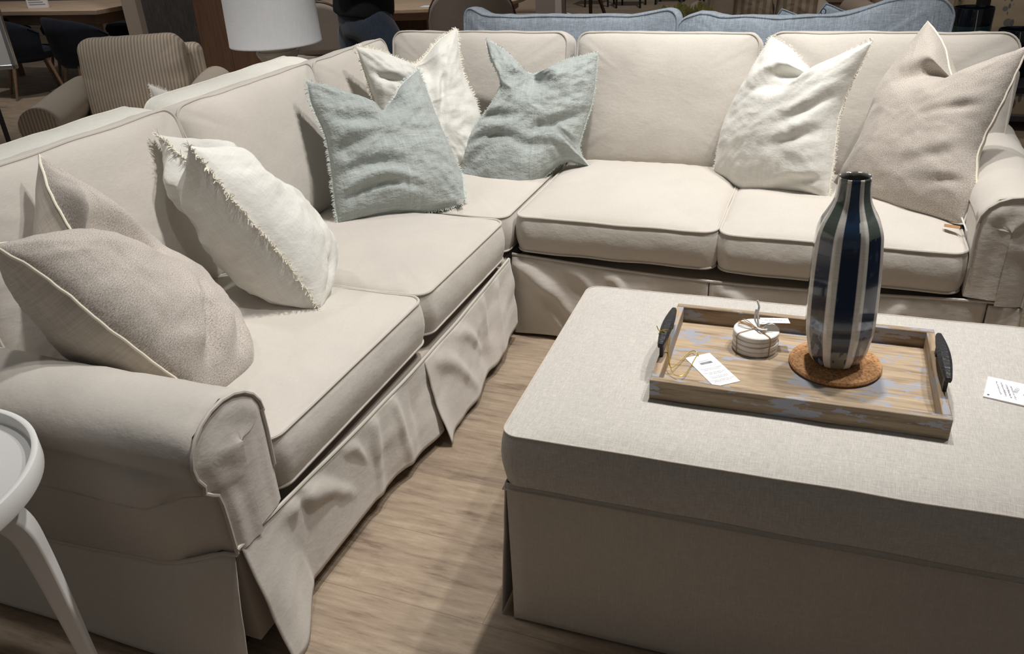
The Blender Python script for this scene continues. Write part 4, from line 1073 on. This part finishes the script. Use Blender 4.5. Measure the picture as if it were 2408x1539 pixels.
shell_chair(-2.86, 7.55, .15, 'beige upholstered chair with scalloped back, left of the white pillar', BEIGEF, h=.95, round_=False, w_=.27)
o = MB().box(-.10, .10, -.10, .10, 0, 3.0, at(-2.48, 7.30, .15)).obj('trim_2', plain('taupe_paint', (.30, .25, .22), .7), None, smooth=False); struct(o)
o = MB().box(-.028, .028, -.105, .10, 0, 3.0, at(-2.36, 7.26, .15)).obj('trim_3', plain('pale_paint', (.52, .46, .41), .7), None, smooth=False); struct(o)
# wooden chair and the row of far table legs
t = thing('wooden_chair', (-3.0, 9.9, 0), 'dark brown wooden chair standing right of the white pillar', 'chair')
cw = at(-2.98, 9.85, .15)
MB().box(-.24, .20, -.22, .22, .42, .47, cw).obj('seat', DKWOOD, t, bevel=.01)
MB().box(-.24, .20, .20, .23, .47, .92, cw).obj('backrest', DKWOOD, t, bevel=.01)
for a, b, f_ in ((-.20, -.20, 0), (.17, -.20, 0), (-.20, .20, 0), (.19, .20, .16)):
    MB().tube([cw @ V((a, b, .44)), cw @ V((a+f_, b, 0))], [.025, .02], n=6).obj('leg', DKWOOD, t)
for i, (x0_, y0_) in enumerate(((-3.40, 12.3), (-2.90, 12.15), (-2.42, 12.5), (-1.75, 12.2))):
    t = thing('bar_stool', (x0_, y0_, 0), ['leftmost black stool far behind the wooden chair', 'second black stool in the far row behind the blue sofa', 'third black stool in the far row behind the blue sofa', 'rightmost black stool in the far row, above the artichokes'][i], 'stool', 'black stools in the far row')
    MB().box(x0_-.18, x0_+.18, y0_-.18, y0_+.18, .62, .68).obj('seat', NAVY, t, bevel=.02)
    for a, b in ((-1, -1), (1, -1), (1, 1), (-1, 1)): MB().tube([V((x0_+a*.15, y0_+b*.15, .62)), V((x0_+a*.17, y0_+b*.17, 0))], .016, n=6).obj('leg', BLACKM, t)

# pale green artichokes on a low stand, behind the blue sofa
AS = thing('low_stand', (-.95, 5.5, 0), 'dark low stand under the green artichokes, hidden by the blue sofa', 'stand')
MB().box(-1.14, -.76, 5.32, 5.70, .66, .70).obj('top', DKWOOD, AS, bevel=.004); MB().box(-1.05, -.85, 5.41, 5.61, 0, .66).obj('body', DKWOOD, AS)
GRN = plain('artichoke_green', (.64, .62, .26), .6, var=.35, vs=20)
rg = random.Random(5)
for i, (dx, dy) in enumerate(((-.125, -.03), (.0, .0), (.125, -.02), (-.06, .125), (.07, .125))):
    c = V((-.95+dx, 5.46+dy, .70)); mb = MB(); R0 = .052
    for ring in range(6):
        ph = ring*.5; el = -.5+ring*.33; m_ = max(3, int(9-ring*1.1))
        for k in range(m_):
            a = ph+2*pi*k/m_; d = V((cos(a)*cos(el), sin(a)*cos(el), sin(el))); e = V((-sin(a), cos(a), 0)); up = e.cross(d)*-1
            b_ = c+V((0, 0, R0+.005))+d*R0*.75; tip = b_+d*.018+V((0, 0, .030)); w2 = .020
            mb.add([b_-e*w2, b_-e*w2*.9+V((0, 0, .018))+d*.012, tip, b_+e*w2*.9+V((0, 0, .018))+d*.012, b_+e*w2, b_+d*.014+V((0, 0, .012))], [(0, 1, 5), (1, 2, 5), (2, 3, 5), (3, 4, 5), (4, 0, 5)])
    mb.lathe([(.001, 0), (.03, .004), (R0*.85, .03), (R0*.85, .07), (.02, .10), (.001, .103)], 16, tuple(c))
    o = mb.obj('artichoke', GRN, None, org=tuple(c), weld=False, smooth=False, solid=.001)
    tag(o, ['leftmost green decorative artichoke behind the blue sofa', 'middle front green decorative artichoke behind the blue sofa', 'rightmost front green decorative artichoke behind the blue sofa', 'back left green decorative artichoke behind the blue sofa', 'back right green decorative artichoke behind the blue sofa'][i], 'artichoke', 'green artichokes behind the blue sofa')

# beige armchairs with striped pillows, tan bench, black stand
A2 = armchair('armchair', -.66, 7.05, .15, 'beige armchair with a striped pillow, behind the left half of the blue sofa', BEIGEF, BEIGEF)
A3 = armchair('armchair', .58, 7.35, .35, 'second beige armchair, right of the one with the striped pillow', TANF, TANF)
pillow('throw_pillow', 'brown and beige striped pillow on the beige armchair, tilted left', None, (-.86, 6.86, .86), (-.56, 6.88, .78), (-.44, 6.70, .47), (-.84, 6.68, .46), {}, .06, .05, [TICKB, TICKB], (BEIGEF, 'pipe'), seed=33, S=16, K=10)
pillow('throw_pillow', 'brown and beige striped pillow on the beige armchair, tilted right', None, (-.52, 6.80, .80), (-.20, 6.84, .88), (-.20, 6.66, .47), (-.56, 6.62, .47), {}, .06, .05, [TICKB, TICKB], (BEIGEF, 'pipe'), seed=35, S=16, K=10)
BN = thing('bench', (.12, 9.3, 0), 'tan upholstered bench far behind the blue sofa', 'bench')
MB().box(-.45, .65, 9.0, 9.5, .12, .42).obj('base', TANF, BN, bevel=.03)
cushion('seat_cushion', seatM(.10, 9.25, .47), .56, .27, .10, crown=.02, material=plain('pale_tan', (.60, .48, .36), .9), parent=BN, seed=93, K=6)
for a in (-.4, .6):
    for b in (9.05, 9.45): MB().box(a-.025, a+.025, b-.025, b+.025, 0, .13).obj('leg', DKWOOD, BN)

# dark glazed jars with hang tags on a round black table at upper right
JT = thing('console_table', (.72, 4.55, 0), 'black metal table carrying the dark jars behind the right arm', 'table')
MB().box(.40, 1.35, 4.25, 4.85, .60, .63).obj('table_top', BLACKM, JT, bevel=.003)
for a in (.43, 1.32):
    for b in (4.28, 4.82): MB().box(a-.014, a+.014, b-.014, b+.014, 0, .60).obj('leg', BLACKM, JT)
JG = plain('dark_teal_glaze', (.018, .045, .05), .15, var=.4, vs=9, coat=.5); JN = plain('navy_glaze', (.008, .012, .022), .12, coat=.5); JGL = plain('sea_green_glaze', (.03, .075, .07), .2, coat=.4)
TAGB = plain('tag_blue', (.02, .10, .28), .5)
def jar(x, y, r_, h_, m1, m2, label, ang, fr_):
    z_ = .631
    o = MB().lathe([(.001, 0), (r_*.92, 0), (r_, .012), (r_, h_*.65), (r_*1.0, h_-.008), (r_*.985, h_), (r_*.93, h_), (r_*.90, h_-.02), (r_*.9, .02), (.001, .018)], 48, (x, y, z_)).obj('jar', m1, None, org=(x, y, z_)); tag(o, label, 'jar')
    if m2: MB().lathe([(r_*1.004, .02), (r_*1.004, h_*.72), (r_*1.0, h_*.73)], 48, (x, y, z_)).obj('glaze_band', m2, o)
    d = V((cos(ang), sin(ang), 0)); e = V((-d.y, d.x, 0)); p = V((x, y, 0))+d*(r_+.004)
    MB().tube([p+V((0, 0, z_+h_-.004)), p+e*.004+V((0, 0, z_+h_*(fr_+.15))), p+V((0, 0, z_+h_*fr_))], .0016, n=5).obj('string', RIBBON, o)
    F_ = frame(e, V((0, 0, 1)), d, p+V((0, 0, z_+h_*fr_)))
    sh = [(0, 0), (-.014, -.03), (-.014, -.07), (.014+.016, -.07), (.030, -.028)]
    sh = [(0, .002), (-.030, -.030), (-.018, -.072), (.022, -.072), (.020, -.030)]
    mb = MB(); mb.add([F_ @ V((a, b, .001)) for a, b in sh], [(0, 1, 2, 3, 4)]); mb.add([F_ @ V((a, b, .0022)) for a, b in sh], [(0, 1, 2, 3, 4)])
    tg = mb.obj('hang_tag', PAPER, o, smooth=False)
    mb = MB(); mb.add([F_ @ V((.0+.014*cos(t_*pi/10), -.026+.006*sin(t_*pi/10), .0028)) for t_ in range(20)], [tuple(range(20))]); mb.obj('tag_emblem', TAGB, tg, smooth=False)
    return o
jar(.545, 4.60, .088, .29, JN, JGL, 'tall dark teal glazed jar with a white hang tag, behind the right sofa corner', -1.50, .56)
j2 = jar(.735, 4.52, .082, .205, JN, None, 'shorter navy glazed jar with a white hang tag, right of the tall teal jar', -1.62, .62)
MB().box(.690, .704, 4.444, 4.447, .785, .805).obj('sticker', PAPER, j2, smooth=False)
PL = MB().tube([V((.66, 5.25, 0)), V((.66, 5.25, 1.9))], .035, n=16).obj('display_pole', BLACKM, None, org=(.66, 5.25, 0)); tag(PL, 'dark upright pole rising behind the tall teal jar', 'pole')
LC = armchair('armchair', 1.18, 6.3, .0, 'armchair upholstered in brown and grey leaf print at the upper right edge', LEAF, LEAF, hback=1.0, wd=.62)
RK = thing('clothes_rail', (.85, 3.72, 0), 'low black metal rail behind the right sofa arm', 'rail')
MB().box(.62, 1.3, 3.70, 3.72, .61, .63).obj('bar', BLACKM, RK); 
for a in (.63, 1.29): MB().box(a-.01, a+.01, 3.70, 3.72, 0, .61).obj('upright', BLACKM, RK)

# ================================================================ WALKING PERSON
def person(x, y, ang):
    t = thing('person', (0, 0, 0), 'person walking past in blue jeans and a black top, behind the corner', 'person')
    def skin(name, pts, edges, mat_, parent, lv=2):
        me = bpy.data.meshes.new(name); me.from_pydata([p[:3] for p in pts], edges and [e for e in edges], []); me.materials.append(mat_)
        o = bpy.data.objects.new(name, me); COL.objects.link(o); o.parent = parent; ORG[o.name] = V((0, 0, 0))
        o.modifiers.new('skin', 'SKIN'); sv = me.skin_vertices[0].data
        for i, p in enumerate(pts): sv[i].radius = (p[3], p[4] if len(p) > 4 else p[3])
        sv[0].use_root = True
        s = o.modifiers.new('sub', 'SUBSURF'); s.levels = lv; s.render_levels = lv
        return o
    SK = plain('skin', (.50, .30, .21), .55)
    # facing +x, mid-stride. 0 pelvis
    P = [(0, 0, .96, .115, .14), (.01, 0, 1.12, .105, .14), (.02, 0, 1.30, .12, .165), (.015, 0, 1.43, .10, .15), (.02, 0, 1.50, .05, .05), (.04, 0, 1.60, .085, .075), (.045, 0, 1.70, .085, .075),
         (.10, -.09, .86, .085, .085), (.24, -.10, .50, .058, .058), (.30, -.10, .10, .04, .04), (.42, -.10, .04, .032, .04),
         (-.08, .09, .86, .085, .085), (-.10, .10, .50, .058, .058), (-.34, .10, .16, .04, .04), (-.28, .10, .05, .032, .04),
         (.0, -.20, 1.42, .055, .055), (-.05, -.25, 1.15, .04, .04), (.17, -.19, 1.13, .03, .03), (.24, -.17, 1.15, .028, .035),
         (.0, .20, 1.42, .055, .055), (-.03, .25, 1.16, .04, .04), (.18, .20, 1.14, .03, .03), (.25, .18, 1.16, .028, .035)]
    E_ = [(0, 1), (1, 2), (2, 3), (3, 4), (4, 5), (5, 6), (0, 7), (7, 8), (8, 9), (9, 10), (0, 11), (11, 12), (12, 13), (13, 14), (3, 15), (15, 16), (16, 17), (17, 18), (3, 19), (19, 20), (20, 21), (21, 22)]
    skin('body', P, E_, SK, t)
    # fingers
    for hx_, hy_, hz_ in ((.24, -.17, 1.15), (.25, .18, 1.16)):
        for k in range(4):
            yy = hy_-.03+.02*k; ln = (.065, .078, .074, .058)[k]
            MB().tube([V((hx_+.01, yy, hz_)), V((hx_+.05, yy, hz_-.01)), V((hx_+.02+ln, yy, hz_-.035))], [.010, .009, .007], n=8).obj('finger', SK, t)
        MB().tube([V((hx_-.01, hy_+.02, hz_)), V((hx_+.02, hy_+.045, hz_-.015)), V((hx_+.045, hy_+.045, hz_-.03))], [.011, .010, .008], n=8).obj('thumb', SK, t)
    JN_ = fabric('denim', (.055, .075, .115), fine=.12, fs=400, weave=.0004, big=.12)
    def ell(cx, rx, ry, z, tilt=0): return [V((cx+rx*cos(2*pi*k/24), ry*sin(2*pi*k/24), z+tilt*cos(2*pi*k/24))) for k in range(24)]
    def garment(name, mb, m_):
        o = mb.obj(name, m_, t, weld=False)
        r = o.modifiers.new('remesh', 'REMESH'); r.mode = 'VOXEL'; r.voxel_size = .016; r.use_smooth_shade = True
        q = o.modifiers.new('smooth', 'SMOOTH'); q.factor = .6; q.iterations = 6
        return o
    def closed(mb, rows): mb.grid(rows, True); mb.add(rows[0], [tuple(range(24))]); mb.add(rows[-1], [tuple(range(24))])
    mb = MB(); closed(mb, [ell(.0, .13, .17, .82), ell(.0, .150, .190, .90), ell(.0, .148, .188, .98), ell(.01, .135, .175, 1.04)])
    mb.tube([V((.03, -.085, .92)), V((.10, -.09, .80)), V((.18, -.095, .64)), V((.25, -.10, .48)), V((.29, -.10, .28)), V((.31, -.10, .09))], [.125, .118, .102, .090, .084, .086], n=20)
    mb.tube([V((-.02, .085, .92)), V((-.07, .085, .80)), V((-.09, .095, .64)), V((-.12, .10, .48)), V((-.24, .10, .30)), V((-.34, .10, .16))], [.125, .118, .102, .090, .084, .082], n=20)
    garment('jeans', mb, JN_)
    BT = plain('black_knit', (.006, .006, .009), .9)
    mb = MB(); closed(mb, [ell(.0, .175, .215, .93, -.02), ell(.01, .172, .212, 1.02, -.01), ell(.01, .165, .20, 1.15), ell(.02, .160, .205, 1.30), ell(.015, .15, .215, 1.42), ell(.01, .10, .15, 1.475), ell(.02, .075, .085, 1.51)])
    for pts_ in ([(0, -.17, 1.42), (-.02, -.23, 1.34), (-.05, -.25, 1.15), (.15, -.195, 1.13)], [(0, .17, 1.42), (-.01, .23, 1.34), (-.03, .25, 1.16), (.16, .205, 1.14)]):
        mb.tube([V(p_) for p_ in pts_], [.085, .080, .070, .055], n=16)
    garment('top', mb, BT)
    SH = plain('shoe_rubber', (.03, .03, .03), .6)
    for sx, sy, sz, rz in ((.36, -.10, .045, .0), (-.30, .10, .10, .6)):
        MB().lathe([(.001, -.045), (.042, -.045), (.05, -.03), (.046, 0), (.03, .03), (.001, .04)], 20, (sx, sy, sz), M=Matrix.Rotation(rz, 4, 'Y') @ Matrix.Diagonal((2.7, 1, 1, 1))).obj('shoe', SH, t)
    HR = plain('dark_hair', (.02, .012, .008), .7)
    MB().lathe([(.001, .112), (.05, .102), (.083, .07), (.096, .02), (.094, -.03), (.085, -.05)], 28, (.022, 0, 1.695), M=Matrix.Rotation(-.75, 4, 'Y')).obj('hair', HR, t)
    f_ = MB(); f_.tube([V((.125, 0, 1.675)), V((.145, 0, 1.635)), V((.125, 0, 1.625))], [.008, .013, .010], n=8); f_.obj('nose', SK, t)
    EY = plain('eye', (.03, .02, .02), .3)
    for s in (-1, 1):
        MB().lathe([(.001, -.008), (.008, 0), (.001, .008)], 12, (.118, s*.032, 1.675)).obj('eye', EY, t)
        MB().tube([V((.045, s*.078, 1.68)), V((.04, s*.092, 1.665)), V((.045, s*.08, 1.635))], [.008, .011, .006], n=8).obj('ear', SK, t)
    MB().tube([V((.122, -.02, 1.59)), V((.130, 0, 1.592)), V((.122, .02, 1.59))], .006, n=8).obj('mouth', plain('lips', (.35, .13, .11), .5), t)
    t.location = (x, y, 0); t.rotation_euler = (0, 0, ang)
person(-2.60, 4.36, .36)

# ================================================================ CAMERA
cam = bpy.data.cameras.new('camera'); cam.sensor_width = 36; cam.sensor_fit = 'HORIZONTAL'; cam.lens = 36*1927.7/2408; cam.clip_start = .02
co_ = bpy.data.objects.new('camera', cam); COL.objects.link(co_)
Rv, Uv, Fv = V((0.93341716, 0.35527718, -0.0501051)), V((-0.12500779, 0.45292589, 0.88274072)), V((-0.33631154, 0.81770181, -0.46718122))
co_.matrix_world = frame(Rv, Uv, -Fv, V((0, 0, 1.5))); SC.camera = co_

# ================================================================ LIGHT
def spot(x, y, z, tx_, ty_, tz_, power, size=70, blend=.6, r=.05, c=(1, .975, .94)):
    l = bpy.data.lights.new('ceiling_spot', 'SPOT'); l.energy = power; l.spot_size = math.radians(size); l.spot_blend = blend; l.shadow_soft_size = r; l.color = c
    o = bpy.data.objects.new('ceiling_spot', l); COL.objects.link(o); o.location = (x, y, z)
    o.rotation_euler = (V((tx_, ty_, tz_))-V((x, y, z))).to_track_quat('-Z', 'Y').to_euler()
    return o
spot(.45, 2.45, 3.6, -.75, 2.35, .4, 170, 72, .7, .06)
spot(-.30, 2.40, 3.7, -.85, 2.4, .4, 290, 76, .8, .07)
spot(.85, 2.25, 3.6, .2, 2.5, .5, 140, 66, .8, .06)
spot(-.75, 1.25, 3.7, -1.45, .95, .4, 95, 40, .8, .08, (1, .98, .96))
spot(-.9, 3.5, 3.8, -.7, 3.75, .9, 110, 60, .8, .08)  # added light to lift the blue sofa cushions
spot(-3.0, 1.9, 3.8, -2.6, 2.0, .5, 90, 60, .8, .08)
spot(-4.0, 2.4, 3.8, -3.9, 3.6, .5, 125, 60, .8, .08)
spot(-6.4, 5.4, 3.8, -6.9, 6.2, .5, 150, 80, .8, .08)
spot(-4.8, 5.2, 3.8, -5.9, 6.3, .6, 110, 60, .8, .08)
spot(-2.8, 4.9, 3.8, -3.2, 5.9, .5, 210, 80, .8, .08)
spot(-2.2, 10.5, 3.8, -2.6, 11.4, .2, 170, 80, .8, .1)
spot(.3, 6.6, 3.8, .3, 7.0, .5, 90, 80, .8, .1)
spot(1.0, 4.3, 3.8, 1.0, 5.8, .6, 90, 60, .8, .08)  # extra spot added to brighten the leaf-print armchair
spot(-2.0, 2.6, 3.4, -2.6, 3.5, 1.1, 125, 46, .8, .08, (1, .98, .96))
W = bpy.data.worlds.new('world'); SC.world = W; W.use_nodes = True
W.node_tree.nodes['Background'].inputs[0].default_value = (1, .965, .92, 1); W.node_tree.nodes['Background'].inputs[1].default_value = .092
SC.view_settings.view_transform = 'Standard'; SC.view_settings.look = 'None'; SC.view_settings.exposure = 0.0; SC.view_settings.gamma = 1.0
SC.view_settings.use_curve_mapping = False
SC.cycles.max_bounces = 6
